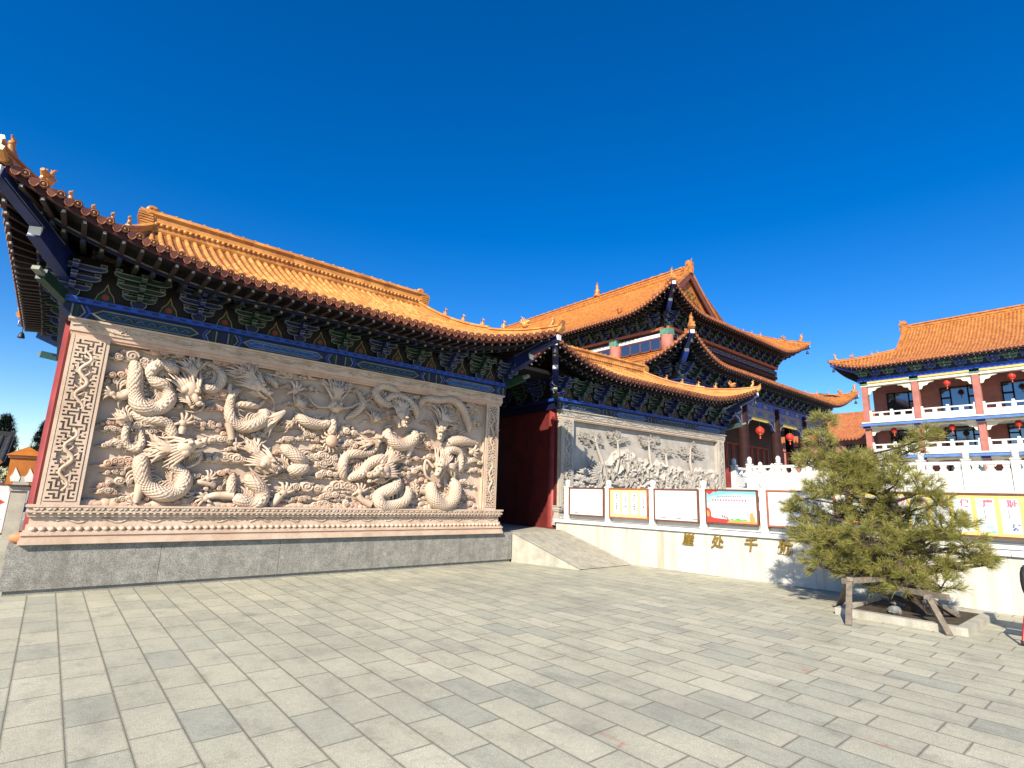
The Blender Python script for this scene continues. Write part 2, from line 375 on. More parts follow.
def slope(mb,sd,spacing,rr,seg,mat,pan,detail=2,caps=True):
    endm='shaded_tile_end' if detail==2 else 'tile_dull'
    n=max(2,round(sd.l/spacing)); st=sd.l/n; qs=[(i+.5)*st for i in range(n)]
    na=8 if detail==2 else 5
    # pans
    lo=[i*st for i in range(n+1)]
    for i in range(n):
        a,b=lo[i],lo[i+1]; da,db=sd.top(a),sd.top(b); k=6 if detail==2 else 5; vs=[]
        for j in range(k+1):
            vs+=[sd.P(a,da*j/k),sd.P(b,db*j/k)]
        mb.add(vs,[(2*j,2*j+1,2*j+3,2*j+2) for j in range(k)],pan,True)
    angs=[math.pi*t/4 for t in range(5)] if detail==2 else [math.pi*t/2 for t in range(3)]
    for q in qs:
        dm=sd.top(q); ln=dm*math.hypot(sd.D,sd.z(dm)-sd.ze)
        if ln<.05: continue
        k=max(2,int(ln/seg)); ds=[]
        if detail==2:
            for j in range(k): ds+=[(dm*j/k,1.),(dm*(j+.93)/k,.80)]
        else: ds=[(dm*j/k,1.) for j in range(k+1)]
        vs=[]; fs=[]; m=len(angs)
        for d,f in ds:
            p=sd.P(q,d); t=(sd.P(q,min(d+.02,1))-sd.P(q,d-.02)).normalized(); N=sd.u3.cross(t)
            if N.z<0: N=-N
            N.normalize()
            for a in angs: vs.append(p+sd.u3*math.cos(a)*rr*f+N*(math.sin(a)*rr*f*1.15))
        for j in range(len(ds)-1):
            for i in range(m-1): fs.append((j*m+i,j*m+i+1,(j+1)*m+i+1,(j+1)*m+i))
        mb.add(vs,fs,mat,True)
        if caps:
            p=sd.P(q,0); t=(sd.P(q,.03)-sd.P(q,0)).normalized(); N=sd.u3.cross(t); N=-N if N.z<0 else N
            c=p+N*rr*.25-t*.012; vs=[c+sd.u3*math.cos(2*math.pi*i/na)*rr*1.12+N*math.sin(2*math.pi*i/na)*rr*1.12 for i in range(na)]
            vs+=[x+t*.05 for x in vs]; mb.add(vs,[tuple(range(na))]+[(i,(i+1)%na,(i+1)%na+na,i+na) for i in range(na)],endm)
            if detail==2:
                ring_=[c-t*.006+sd.u3*math.cos(a*math.pi/4)*rr*.8+N*math.sin(a*math.pi/4)*rr*.8 for a in range(9)]; mb.tube(ring_,rr*.13,'tile_rim',4); mb.ell(c-t*.004,(rr*.4,rr*.4,rr*.4),'tile_rim',6,4)
    if caps:  # drip tiles
        for i in range(1,n):
            q=lo[i]; p=sd.P(q,0); h=spacing*.62; w=spacing*.36; b=p-sd.v3*.02
            vs=[b-sd.u3*w+Vector((0,0,.02)),b-sd.u3*w*.8+Vector((0,0,-h*.45)),b+Vector((0,0,-h)),b+sd.u3*w*.8+Vector((0,0,-h*.45)),b+sd.u3*w+Vector((0,0,.02))]
            vs+=[x+sd.v3*.03 for x in vs]
            mb.add(vs,[(0,1,2,3,4),(9,8,7,6,5)]+[(j,j+5,(j+1)%5+5,(j+1)%5) for j in range(5)],endm)
            if detail==2: mb.tube([b-sd.u3*w*.8+Vector((0,0,-h*.40))-sd.v3*.004,b-sd.u3*w*.45+Vector((0,0,-h*.78))-sd.v3*.004,b+Vector((0,0,-h*.93))-sd.v3*.004,b+sd.u3*w*.45+Vector((0,0,-h*.78))-sd.v3*.004,b+sd.u3*w*.8+Vector((0,0,-h*.40))-sd.v3*.004],.008,'tile_rim',4)
def soffit(mb,sd,over,mat,drop=.10,n=40):
    dw=over/sd.D; vs=[]
    for i in range(n+1):
        q=sd.l*i/n; a=sd.P(q,.02); qi=min(max(q,sd.ia*dw),sd.l-sd.ib*dw); b=sd.P(qi,dw); b.z=a.z+drop*.3
        vs+=[a-Vector((0,0,drop*.9)),b]
    mb.add(vs,[(2*i,2*i+2,2*i+3,2*i+1) for i in range(n)],mat)
def rafters(mb,sd,over,spacing,size,m_out,m_in,m_end,line='line_paint',split=.45):
    dw=over/sd.D; n=round(sd.l/spacing); k=size/.062; Z=lambda v:Vector((0,0,v*k))
    def pt(q,t,dz):
        """point under the eave: q along it, t of the way in to the wall, dz relative to the eave edge there"""
        qi=min(max(q,sd.ia*dw+.02),sd.l-sd.ib*dw-.02); e=sd.P(q,.0); w_=sd.P(qi,dw); p=e.lerp(w_,t); p.z=e.z; return p+Z(dz)
    for i in range(n+1):
        q=sd.l*i/n
        a=pt(q,.05,-.155); b=pt(q,split*1.05,-.125); mb.bar(a,b,size,size,m_out)
        d_=(a-b).normalized(); mb.bar(a,a+d_*.012,size*.6,size*.6,m_end)
        c=pt(q,split,-.205); e=pt(q,1.05,-.06); mb.bar(c,e,size*1.05,size*1.05,m_in)
        d_=(c-e).normalized(); mb.bar(c,c+d_*.01,size*.6,size*.6,'line_gold' if i%2 else 'blue_paint')
    A_=[];B_=[];C_=[]
    for i in range(61):
        q=sd.l*i/60; A_.append(pt(q,.03,-.085)); B_.append(pt(q,split,-.15)); C_.append(pt(q,split-.03,-.135))
    mb.sweep(A_,[(-.02,-.04*k),(.02,-.04*k),(.02,.05*k),(-.02,.05*k)],'eave_red')
    mb.sweep(B_,[(-.02,-.03*k),(.02,-.03*k),(.02,.03*k),(-.02,.03*k)],'deep_blue')
    mb.sweep(C_,[(-.006,-.011*k),(.006,-.011*k),(.006,.011*k),(-.006,.011*k)],line)
def beast(mb,p,h,dv,mat):
    p=Vector(p); d=Vector((dv[0],dv[1],0)).normalized(); z=Vector((0,0,1))
    mb.tube([p,p+z*h*.5,p+z*h*.62+d*h*.05],[h*.22,h*.17,h*.12],mat,6)
    mb.ell(p+z*h*.78+d*h*.1,(h*.15,h*.15,h*.17),mat,7,5)
    mb.tube([p+z*h*.78+d*h*.15,p+z*h*.74+d*h*.34],[h*.09,h*.05],mat,5)
    mb.tube([p+d*h*.12,p+d*h*.2+z*h*.36],[h*.07,h*.09],mat,5)
    mb.tube([p-d*h*.15+z*h*.1,p-d*h*.34+z*h*.35,p-d*h*.25+z*h*.62],[h*.08,h*.07,h*.03],mat,5)
    mb.tube([p+z*h*.9,p+z*h*1.08-d*h*.06],[h*.06,h*.02],mat,5)
    mb.obox(p,d*h*.3,d.cross(z)*h*.16,z*h*.07,mat)
def dragon_head_ornament(mb,p,h,dv,mat):
    """crouching roof dragon: wide head with open snout, mane and raised tail"""
    p=Vector(p); d=Vector((dv[0],dv[1],0)).normalized(); z=Vector((0,0,1))
    mb.ell(p+z*h*.35,(h*.3,h*.3,h*.35),mat,8,6)
    mb.tube([p+z*h*.45,p+z*h*.55+d*h*.3,p+z*h*.62+d*h*.5],[h*.22,h*.18,h*.1],mat,7)
    mb.tube([p+z*h*.25+d*h*.1,p+z*h*.27+d*h*.45],[h*.14,h*.06],mat,6)
    for k in (-1,1):
        sd=d.cross(z)*k; mb.tube([p+z*h*.62+sd*h*.1,p+z*h*.95+sd*h*.16-d*h*.15,p+z*h*1.05+sd*h*.18-d*h*.3],[h*.07,h*.05,h*.02],mat,5)
        mb.tube([p+z*h*.4-d*h*.1+sd*h*.2,p+z*h*.6-d*h*.4+sd*h*.22],[h*.1,h*.02],mat,5)
    mb.tube([p+z*h*.4-d*h*.15,p+z*h*.75-d*h*.35,p+z*h*1.0-d*h*.2],[h*.14,h*.12,h*.04],mat,6)
def hip_ridge(parent,sd,end,h,w,mat,orn,d0=1.,nb=4,break_d=.42,bh=.26,tip=.20,corner=True,bd_=.2,top_b=.76):
    """ridge along a hip of a slope: end 'a' or 'b'. returns nothing; builds sub-parts of parent"""
    ii=sd.ia if end=='a' else sd.ib
    F=lambda d:sd.P(ii*d if end=='a' else sd.l-ii*d,d)
    mb=MB(); up=[F(d0+(break_d-d0)*i/10)+Vector((0,0,-.05)) for i in range(11)]
    pr=[(-w,0),(-w*1.15,h*.25),(-w*.7,h*.35),(-w*.7,h*.7),(-w,h*.78),(-w*.8,h),(w*.8,h),(w,h*.78),(w*.7,h*.7),(w*.7,h*.35),(w*1.15,h*.25),(w,0)]
    mb.sweep(up,[(a,b*.8) for a,b in pr],mat)
    lo=[F(break_d*(1-i/12))+Vector((0,0,-.05)) for i in range(13)]
    dv=(lo[-1]-lo[-3]); dv.z=0; dv.normalize()
    lo.append(lo[-1]+dv*.10+Vector((0,0,.10)))
    mb.sweep(lo,[(a,b*.66) for a,b in pr],mat); o=recalc(mb.build('hip_ridge',parent))
    base=Vector((0,0,h*.55))
    b=MB(); dragon_head_ornament(b,F(bd_)+base,bh*1.15,dv,orn); b.build('ridge_dragon',parent)
    for k in range(nb):
        d=bd_+.13+(top_b-bd_-.13)*k/max(1,nb-1)
        b=MB(); beast(b,F(d)+base,bh*.85,dv,orn); b.build('ridge_beast',parent)
    b=MB(); e=F(.05)+base
    b.tube([e,e+dv*tip*.35+Vector((0,0,tip*.55)),e+dv*tip*.2+Vector((0,0,tip*1.0)),e+dv*tip*.55+Vector((0,0,tip*1.25))],[tip*.3,tip*.2,tip*.16,tip*.04],orn,7)
    b.ell(e+dv*tip*.35+Vector((0,0,tip*.75)),(tip*.22,tip*.22,tip*.2),orn,7,5); b.build('ridge_tip',parent)
def chiwen(mb,p,h,dv,mat,th=.11):
    """ridge end dragon: swallows the ridge (dv points along the ridge inwards), tail curls up"""
    p=Vector(p); d=Vector((dv[0],dv[1],0)).normalized(); sd=Vector((d.y,-d.x,0))
    out=[(-.42,0),(-.48,.35),(-.42,.62),(-.5,.82),(-.38,1.0),(-.14,1.1),(.06,1.02),(.08,.86),(-.04,.8),(-.14,.88),(-.2,.78),(-.06,.62),(.12,.6),(.3,.66),(.5,.6),(.42,.48),(.24,.44),(.22,.32),(.46,.3),(.5,.16),(.3,.1),(.3,0)]
    for k,sc,mt in ((1,1,mat),(1.45,.86,mat)):
        vs=[p+d*a*h*sc+Vector((0,0,b*h*sc+.02*(k-1)))+sd*th*k for a,b in out]+[p+d*a*h*sc+Vector((0,0,b*h*sc+.02*(k-1)))-sd*th*k for a,b in out]; n=len(out)
        mb.add(vs,[tuple(range(n)),tuple(range(2*n-1,n-1,-1))]+[(i,i+n,(i+1)%n+n,(i+1)%n) for i in range(n)],mt)
    for s_ in (-1,1):
        mb.ell(p+d*.16*h+Vector((0,0,.5*h))+sd*s_*th*1.5,h*.07,mat,6,5)
        for q in range(4): mb.tube([p+d*(-.1-.06*q)*h+Vector((0,0,(.25+.12*q)*h))+sd*s_*th*1.5,p+d*(-.36)*h+Vector((0,0,(.32+.13*q)*h))+sd*s_*th*1.5],[h*.05,h*.02],mat,5)
    mb.tube([p-d*.3*h+Vector((0,0,.95*h)),p-d*.42*h+Vector((0,0,1.22*h))],[h*.05,h*.02],mat,5)
def ridge_pier(mb,p,h,dv,mat):
    """ridge end of a small roof: pier of stacked tile courses, upturned snout and curled crest"""
    p=Vector(p); d=Vector((dv[0],dv[1],0)).normalized(); sd=Vector((d.y,-d.x,0)); z=Vector((0,0,1))
    mb.obox(p+z*h*.4-d*.02,d*h*.20,sd*h*.24,z*h*.5,mat)
    for k in range(8): mb.obox(p+z*h*(.0+.115*k)-d*(.02+.012*k),d*h*.26,sd*h*.31,z*h*.035,mat)
    mb.obox(p+z*h*.93-d*.06,d*h*.34,sd*h*.26,z*h*.05,mat)
    mb.tube(smooth_path([tuple(p+z*h*.95+d*h*.1),tuple(p+z*h*1.12-d*h*.12),tuple(p+z*h*1.26-d*h*.02),tuple(p+z*h*1.22+d*h*.16),tuple(p+z*h*1.1+d*h*.14)],4),[h*.12]*8+[h*.1]*6+[h*.06]*3,mat,7)
    for sg in (-1,1): mb.ell(p+z*h*1.08+d*h*.05+sd*sg*h*.1,h*.08,mat,6,5); mb.tube([p+z*h*1.0-d*h*.2+sd*sg*h*.12,p+z*h*1.1-d*h*.42+sd*sg*h*.14],[h*.08,h*.02],mat,5)
RIDGE=lambda w,h:[(-w,0),(-w*1.2,h*.12),(-w*.75,h*.2),(-w*.75,h*.42),(-w*.95,h*.48),(-w*.75,h*.55),(-w*.75,h*.76),(-w*1.15,h*.83),(-w*.8,h),(w*.8,h),(w*1.15,h*.83),(w*.75,h*.76),(w*.75,h*.55),(w*.95,h*.48),(w*.75,h*.42),(w*.75,h*.2),(w*1.2,h*.12),(w,0)]
def bracket_mesh(colour,other,k=1.):
    """dougong: stepped boat-shaped arms with pale outlines, base block and projecting nose"""
    mb=MB()
    def arm(hw,z,y,h,t,mat):
        poly=[(-hw,z+h),(-hw,z+h*.55),(-hw*.82,z+h*.12),(-hw*.6,z),(hw*.6,z),(hw*.82,z+h*.12),(hw,z+h*.55),(hw,z+h)]
        mb.prism(poly,y,y+t,mat); mb.ring(poly,.017*k,y-.006,y,'line_paint')
    def blk(x,z,y,w,h,mat):
        poly=[(x-w*.32,z),(x+w*.32,z),(x+w*.5,z+h*.45),(x+w*.5,z+h),(x-w*.5,z+h),(x-w*.5,z+h*.45)]
        mb.prism(poly,y-w*.5,y+w*.5,mat); mb.ring(poly,.013*k,y-w*.5-.006,y-w*.5,'line_paint')
    blk(0,0,.0,.26*k,.15*k,other)
    for i,(hw,z,y) in enumerate(((.28,.15,-.06),(.40,.31,-.20),(.33,.31,-.02),(.47,.47,-.34),(.40,.47,-.10))):
        arm(hw*k,z*k,y*k,.11*k,.08*k,colour)
        if i!=4:
            for x in (-hw*.86,0,hw*.86): blk(x*k,(z+.11)*k,(y+.04)*k,.105*k,.06*k,other)
    for z,y in ((.15,-.30),(.31,-.44),(.47,-.56)):
        mb.prism([(y*k,(z+.055)*k),((y+.08)*k,(z-.02)*k),(.1*k,z*k),(.1*k,(z+.11)*k),((y+.05)*k,(z+.11)*k)],-.045*k,.045*k,colour,'yz')
        mb.box(-.046*k,.046*k,(y+.02)*k-.006,(y+.02)*k,(z+.02)*k,(z+.10)*k,'line_paint'); mb.box(-.03*k,.03*k,(y+.02)*k-.012,(y+.02)*k-.006,(z+.035)*k,(z+.085)*k,colour)
    me=mb.build('bracket_set'); return me
def flame_board(mb,x0,x1,z0,z1,y):
    """red board between brackets with an outlined flame jewel"""
    cx=(x0+x1)/2; h=z1-z0; hw=(x1-x0)*.30
    poly=[(cx-hw,z0+.01),(cx+hw,z0+.01),(cx+hw*.75,z0+h*.35),(cx+hw*.3,z0+h*.55),(cx,z0+h*.86),(cx-hw*.3,z0+h*.55),(cx-hw*.75,z0+h*.35)]
    mb.ring(poly,.016,y-.006,y,'line_gold'); mb.prism([(cx+(a-cx)*.75,z0+.02+(b-z0)*.72) for a,b in poly],y-.004,y,'green_paint')
    mb.prism([(cx+hw*.36*math.cos(t*math.pi/4),z0+h*.26+hw*.36*math.sin(t*math.pi/4)) for t in range(8)],y-.009,y-.003,'red_paint')
def painted_beam(mb,x0,x1,y,z0,z1,cells,facing=-1):
    """rotating-pattern beam painting: bands, chevrons and outlined cartouches, as thin raised paintwork"""
    h=z1-z0; mb.box(x0,x1,y,y+.28,z0,z1,'deep_blue'); L=x1-x0; n=cells; w=L/n
    for i in range(n):
        a=x0+i*w; c=a+w/2
        car=[(c-w*.34,(z0+z1)/2),(c-w*.28,z1-h*.14),(c+w*.28,z1-h*.14),(c+w*.34,(z0+z1)/2),(c+w*.28,z0+h*.14),(c-w*.28,z0+h*.14)]
        mb.ring(car,.02,y-.008,y,'line_paint'); mb.prism([(c+(p-c)*.95,(z0+z1)/2+(q-(z0+z1)/2)*.8) for p,q in car],y-.005,y,'bright_blue' if i%2 else 'green_paint')
        inn=[(c+(p-c)*.86,(z0+z1)/2+(q-(z0+z1)/2)*.5) for p,q in car]; mb.ring(inn,.012,y-.011,y-.005,'light_green' if i%2 else 'bright_blue')
        for q in range(7):
            xx=c-w*.22+q*w*.073; mb.tube([(xx,y-.012,(z0+z1)/2-h*.08),(xx+w*.03,y-.012,(z0+z1)/2+h*.1),(xx+w*.05,y-.012,(z0+z1)/2-.02)],.009,'line_paint',4)
        for s_ in (-1,1):
            for k,mt in ((.385,'bright_blue'),(.41,'line_paint'),(.43,'green_paint'),(.455,'line_paint')):
                xx=c+s_*w*k; t=.022 if mt=='line_paint' else .035
                mb.prism([(xx,z0+.01),(xx+t,z0+.01),(xx+t-s_*h*.28,(z0+z1)/2),(xx+t,z1-.01),(xx,z1-.01),(xx-s_*h*.28,(z0+z1)/2)] if k<.42 else [(xx,z0+.01),(xx+t,z0+.01),(xx+t,z1-.01),(xx,z1-.01)],y-.007-.001*(k>.4),y,mt)
# ---------------------------------------------------------------- relief carving
def dragon(parent,D,by):
    mb=MB(); 
    for bd in D['body']:
        p=smooth_path(bd,5); p=[(x,z,r*min(1,.45+.18*i,.45+.18*(len(p)-1-i))) for i,(x,z,r) in enumerate(p)]; mb.tube([(x,by-r*.62-.03+.02*math.sin(i*.5),z) for i,(x,z,r) in enumerate(p)],[max(r,.008)*.95 for x,z,r in p],'dragon_scales',12,True,True,1.1)
        # dorsal fin
        if len(bd)>6 and bd[3][2]>.06:
            for i in range(4,len(p)-4,2):
                x,z,r=p[i]; dx,dz=p[i+1][0]-p[i-1][0],p[i+1][1]-p[i-1][1]; l=math.hypot(dx,dz)+1e-6; nx,nz=-dz/l,dx/l
                mb.tube([(x+nx*r*.85,by-r*.8,z+nz*r*.85),(x+nx*r*1.3+dx/l*.02,by-r*1.0,z+nz*r*1.3+dz/l*.02)],[r*.22,r*.05],'pink_marble',5)
    for bd in D['body']:        # flame tongues streaming from the flanks
        p=smooth_path(bd,5)
        for i in range(5,len(p)-4,5):
            x,z,r=p[i]
            if r<.05: continue
            dx,dz=p[i+1][0]-p[i-1][0],p[i+1][1]-p[i-1][1]; l=math.hypot(dx,dz)+1e-6; tx,tz=dx/l,dz/l
            sg=random.choice([-1,1]); nx,nz=-tz*sg,tx*sg
            for q in range(3):
                L_=r*random.uniform(1.0,1.7); o=(q-1)*r*.45; bx,bz=x+nx*r*.8+tx*o,z+nz*r*.8+tz*o; k=random.uniform(.3,.7)
                pts=smooth_path([(bx,bz),(bx+nx*L_*.4+tx*L_*.1,bz+nz*L_*.4+tz*L_*.1),(bx+nx*L_*.65+tx*L_*k,bz+nz*L_*.65+tz*L_*k),(bx+nx*L_*.6+tx*L_*(k+.45),bz+nz*L_*.6+tz*L_*(k+.45))],3)
                mb.tube([(u,by-.045-.03*math.sin(j/len(pts)*3),w) for j,(u,w) in enumerate(pts)],[r*.2*(1.1-j/(len(pts)-1)) for j in range(len(pts))],'pink_marble',6)
    for lg in D['leg']+D['leg2']:
        p=smooth_path(lg,4); mb.tube([(x,by-r*.4-.07,z) for x,z,r in p],[r for x,z,r in p],'pink_marble',9,True,False,1.1)
    for x,z,r,an in D['claw']:
        mb.ell((x,by-.09,z),(r*.42,r*.34,r*.42),'pink_marble',9,6)
        for k in range(5):
            a=R(an+(k-2)*30+(60 if k==4 else 0)); L_=r*(1.05 if k!=4 else .8)
            mb.tube([(x,by-.08,z),(x+math.cos(a)*L_*.55,by-.12,z+math.sin(a)*L_*.55),(x+math.cos(a+.1)*L_*.95,by-.12,z+math.sin(a+.1)*L_*.95),(x+math.cos(a+.3)*L_*1.2,by-.05,z+math.sin(a+.3)*L_*1.2)],[r*.17,r*.16,r*.13,r*.04],'pink_marble',7)
    for x,z,r,an,sp,n in D['fan']:
        n=int(n*1.6); r*=1.12
        for lay in range(3):
            for k in range(n):
                a=R(an+sp*(k/(n-1)-.5)*(1-.2*lay)); L_=r*random.uniform(.8,1.1)*(1-.22*lay); cu=random.uniform(-.35,.35)
                pts=smooth_path([(x,z),(x+math.cos(a)*L_*.4,z+math.sin(a)*L_*.4),(x+math.cos(a+cu*.5)*L_*.75,z+math.sin(a+cu*.5)*L_*.75),(x+math.cos(a+cu)*L_,z+math.sin(a+cu)*L_)],3)
                q=r*.07; mb.tube([(u,by-.06-.055*lay-.05*math.sin(i/len(pts)*3),w) for i,(u,w) in enumerate(pts)],[q*(1.15-.95*(i/(len(pts)-1))**1.5) for i in range(len(pts))],'pink_marble',6)
    for wk in D['whisk']:
        p=smooth_path(wk,4); mb.tube([(x,by-.14+.05*i/len(p),z) for i,(x,z,r) in enumerate(p)],[r*1.15 for x,z,r in p],'pink_marble',6)
    for x,z,r,an in D['head']:
        r*=1.22; by0=by; by=by-.07
        a=R(an); fl=1 if math.cos(a)>=0 else -1; f=lambda u,w:(x+r*(u*math.cos(a)-w*fl*math.sin(a)),z+r*(u*math.sin(a)+w*fl*math.cos(a)))
        def e(u,w,y,ru,rv,ry,rot=True):
            p=f(u,w); mb.ell((p[0],by-y,p[1]),(ru*r,ry*r,rv*r),'pink_marble',10,7,Matrix.Rotation(-a,3,'Y'))
        e(-.1,.05,.10,.5,.38,.42); e(.35,.06,.14,.42,.20,.30); e(.68,.1,.15,.17,.18,.26); e(.4,-.26,.10,.40,.10,.24); e(.75,-.22,.1,.12,.1,.2)
        e(.08,.2,.24,.13,.12,.12); e(.12,.2,.30,.06,.07,.07); e(.0,.33,.2,.24,.08,.14); e(-.2,-.2,.16,.22,.22,.2); e(.78,.2,.2,.07,.07,.1); e(.45,.22,.2,.1,.06,.12)
        for k in range(5):
            p=f(.25+.11*k,-.12); mb.tube([(p[0],by-.17,p[1]),(p[0]-r*.06*math.sin(a)*-1,by-.17,p[1]-r*.06)],[r*.035,r*.01],'pink_marble',5)
        for k in (0,1):
            p0,p1,p2,p3=f(-.1,.3+.1*k),f(-.5,.5+.16*k),f(-.85,.5+.24*k),f(-1.1,.66+.25*k)
            mb.tube([(p[0],by-.17+.05*i,p[1]) for i,p in enumerate(smooth_path([p0,p1,p2,p3],3)[::3])],[r*.09,r*.075,r*.06,r*.02],'pink_marble',6)
        for k in range(7):
            p0=f(-.25,.25-.1*k); p1=f(-.7,.3-.14*k); p2=f(-1.05-.1*(k%3),.42-.2*k); mb.tube([(p0[0],by-.14,p0[1]),(p1[0],by-.17,p1[1]),(p2[0],by-.06,p2[1])],[r*.085,r*.07,r*.02],'pink_marble',6)
        for k in range(5):
            p0=f(.0+.12*k,-.3); p1=f(-.08+.1*k,-.5); p2=f(-.15+.1*k,-.66); mb.tube([(p0[0],by-.1,p0[1]),(p1[0],by-.1,p1[1]),(p2[0],by-.05,p2[1])],[r*.06,r*.05,r*.012],'pink_marble',5)
        by=by0
    for x,z,r in D.get('frontal',[]):
        r*=1.15
        def e(u,w,y,ru,rv,ry): mb.ell((x+u*r,by-y,z+w*r),(ru*r,ry*r,rv*r),'pink_marble',12,8)
        e(0,0,.12,.62,.62,.6); e(0,-.28,.2,.5,.26,.4); e(0,-.1,.26,.16,.22,.2); e(0,-.5,.16,.4,.16,.35)
        for s_ in (-1,1):
            e(.28*s_,.18,.26,.17,.14,.14); e(.3*s_,.36,.22,.26,.09,.16); e(.55*s_,-.1,.14,.2,.26,.2); e(.14*s_,-.2,.3,.1,.09,.1)
            mb.tube([(x+.3*r*s_,by-.16,z+.5*r),(x+.8*r*s_,by-.18,z+1.2*r),(x+1.4*r*s_,by-.1,z+2.2*r),(x+1.3*r*s_,by-.1,z+2.9*r)],[r*.16,r*.14,r*.1,r*.03],'pink_marble',7)
            mb.tube([(x+1.1*r*s_,by-.14,z+1.7*r),(x+1.7*r*s_,by-.1,z+2.3*r)],[r*.1,r*.03],'pink_marble',6)
            mb.tube([(x+.1*r*s_,by-.16,z+.55*r),(x+.35*r*s_,by-.2,z+.95*r)],[r*.2,r*.1],'pink_marble',7)
    for x,z,r in D.get('pearl',[]):
        mb.ell((x,by-.16,z),(r,r*.7,r),'red_marble',14,9)
        for k in range(14):
            a=2*math.pi*k/14; mb.tube([(x+math.cos(a)*r*1.05,by-.13,z+math.sin(a)*r*1.1),(x+math.cos(a+.2)*r*1.5,by-.14,z+math.sin(a+.2)*r*1.7),(x+math.cos(a)*r*1.7,by-.06,z+math.sin(a)*r*2.1)],[r*.22,r*.16,r*.05],'pink_marble',6)
    return mb.build('dragon_relief',parent)
def cloud(mb,x,z,s,by,mat,mat2):
    """ruyi cloud: flat scalloped lobes, each carrying a raised spiral, with trailing wisps"""
    n=random.randint(3,5); m=random.choice([mat,mat,mat2])
    for k in range(n):
        u=(k/(n-1)-.5)*2; cx=x+u*s*.72; cz=z+random.uniform(-.10,.12)*s+.22*s*(1-u*u); r=s*random.uniform(.30,.42)*(1-.25*abs(u)); dp=random.uniform(.0,.05)
        mb.ell((cx,by-.02-dp,cz),(r*1.15,.045,r),m,12,6)
        dr=random.choice([-1,1]); pts=[]
        for i in range(15):
            t=i/14; a=t*10*dr+u; rr=r*.92*(1-t*.88); pts.append((cx+math.cos(a)*rr*1.1,by-.055-dp-.02*t,cz+math.sin(a)*rr))
        mb.tube(pts,[r*.17*(1-.35*i/14) for i in range(15)],m,6)
    for k in range(n+1):
        u=(k/n-.5)*2; mb.ell((x+u*s*.85,by-.012,z-.22*s+random.uniform(-.05,.05)*s),(s*.26,.04,s*.14),m,9,5)
    for sg in (-1,1):
        mb.tube([(x+sg*s*.7,by-.03,z-.1*s),(x+sg*s*1.1,by-.035,z-.2*s),(x+sg*s*1.5,by-.02,z-.12*s),(x+sg*s*1.75,by-.005,z-.16*s)],[s*.15,s*.12,s*.07,s*.015],m,6)
FRET=["1111111110","1000100010","1011101010","1010001011","1011111000","1000000010","1110111110","0010100000","1110101111","1000101001","1011101011","1010001010","1011111010","1000000010","1111011110","0001000000"]
def pilaster_carving(mb,x0,x1,z0,z1,y,mat,deep=.05):
    w=x1-x0; c=w/14; rows=int((z1-z0)/c); c2=(z1-z0)/rows
    for r_ in range(rows):
        v=abs((r_/rows*2)%1-.5)*2; hole=(1-v)*7.5 if .08<(r_/rows*2)%1<.92 else 0
        k=0
        while k<14:
            kk=(k+1)%10
            on=FRET[r_%16][kk]=='1' and not abs(k-6.5)<hole*.68-.8 or k in (0,13)
            if on:
                e=k
                while e+1<14:
                    ee=(e+2)%10
                    if (FRET[r_%16][ee]=='1' and not abs(e+1-6.5)<hole*.68-.8) or e+1==13: e+=1
                    else: break
                mb.box(x0+k*c,x0+(e+1)*c,y-deep,y,z0+r_*c2,z0+(r_+1.02)*c2,mat); k=e+1
            else: k+=1
    for h in (0,1):
        zc=z0+(z1-z0)*(h+.5)/2; H=(z1-z0)*.19; pts=[(x0+w/2+math.sin(t*2.6+h)*w*.16,y-deep*.7,zc-H+2*H*t/6) for t in [i*.25 for i in range(25)]]
        mb.tube(pts,[.018+.012*math.sin(i/24*math.pi) for i in range(25)],mat,7)
        for i in range(1,24):
            p=pts[i]; sg=1 if i%2 else -1; L_=w*random.uniform(.16,.30)
            mb.tube([p,(p[0]+sg*L_*.6,p[1],p[2]+.03),(p[0]+sg*L_,p[1]+.01,p[2]+.07),(p[0]+sg*L_*.7,p[1]+.01,p[2]+.1)],[.013,.016,.013,.004],mat,5)
            mb.ell((p[0]+sg*L_*.8,y-.02,p[2]+.03),(.022,.02,.03),mat,6,4)
def scroll_band(mb,x0,x1,z0,z1,y,mat,step=.42):
    h=z1-z0; zc=(z0+z1)/2; n=int((x1-x0)/step); st=(x1-x0)/n
    pts=[(x0+(x1-x0)*i/(n*8),y-.01,zc+math.sin(i/8*math.pi)*h*.22) for i in range(n*8+1)]; mb.tube(pts,h*.07,mat,5)
    for i in range(n):
        c=x0+(i+.5)*st; sg=1 if i%2 else -1
        sp=[(c+math.cos(t*.75)*h*.3*(1-t/11),y-.014,zc-sg*h*.12+sg*math.sin(t*.75)*h*.3*(1-t/11)) for t in range(9)]; mb.tube(sp,[h*.06]*8+[h*.03],mat,5)
        for k in range(4):
            a=random.uniform(0,6.28); mb.ell((c+math.cos(a)*st*.36,y-.008,zc+math.sin(a)*h*.26),(h*.16,.02,h*.09),mat,6,4,Matrix.Rotation(random.uniform(0,3),3,'Y'))
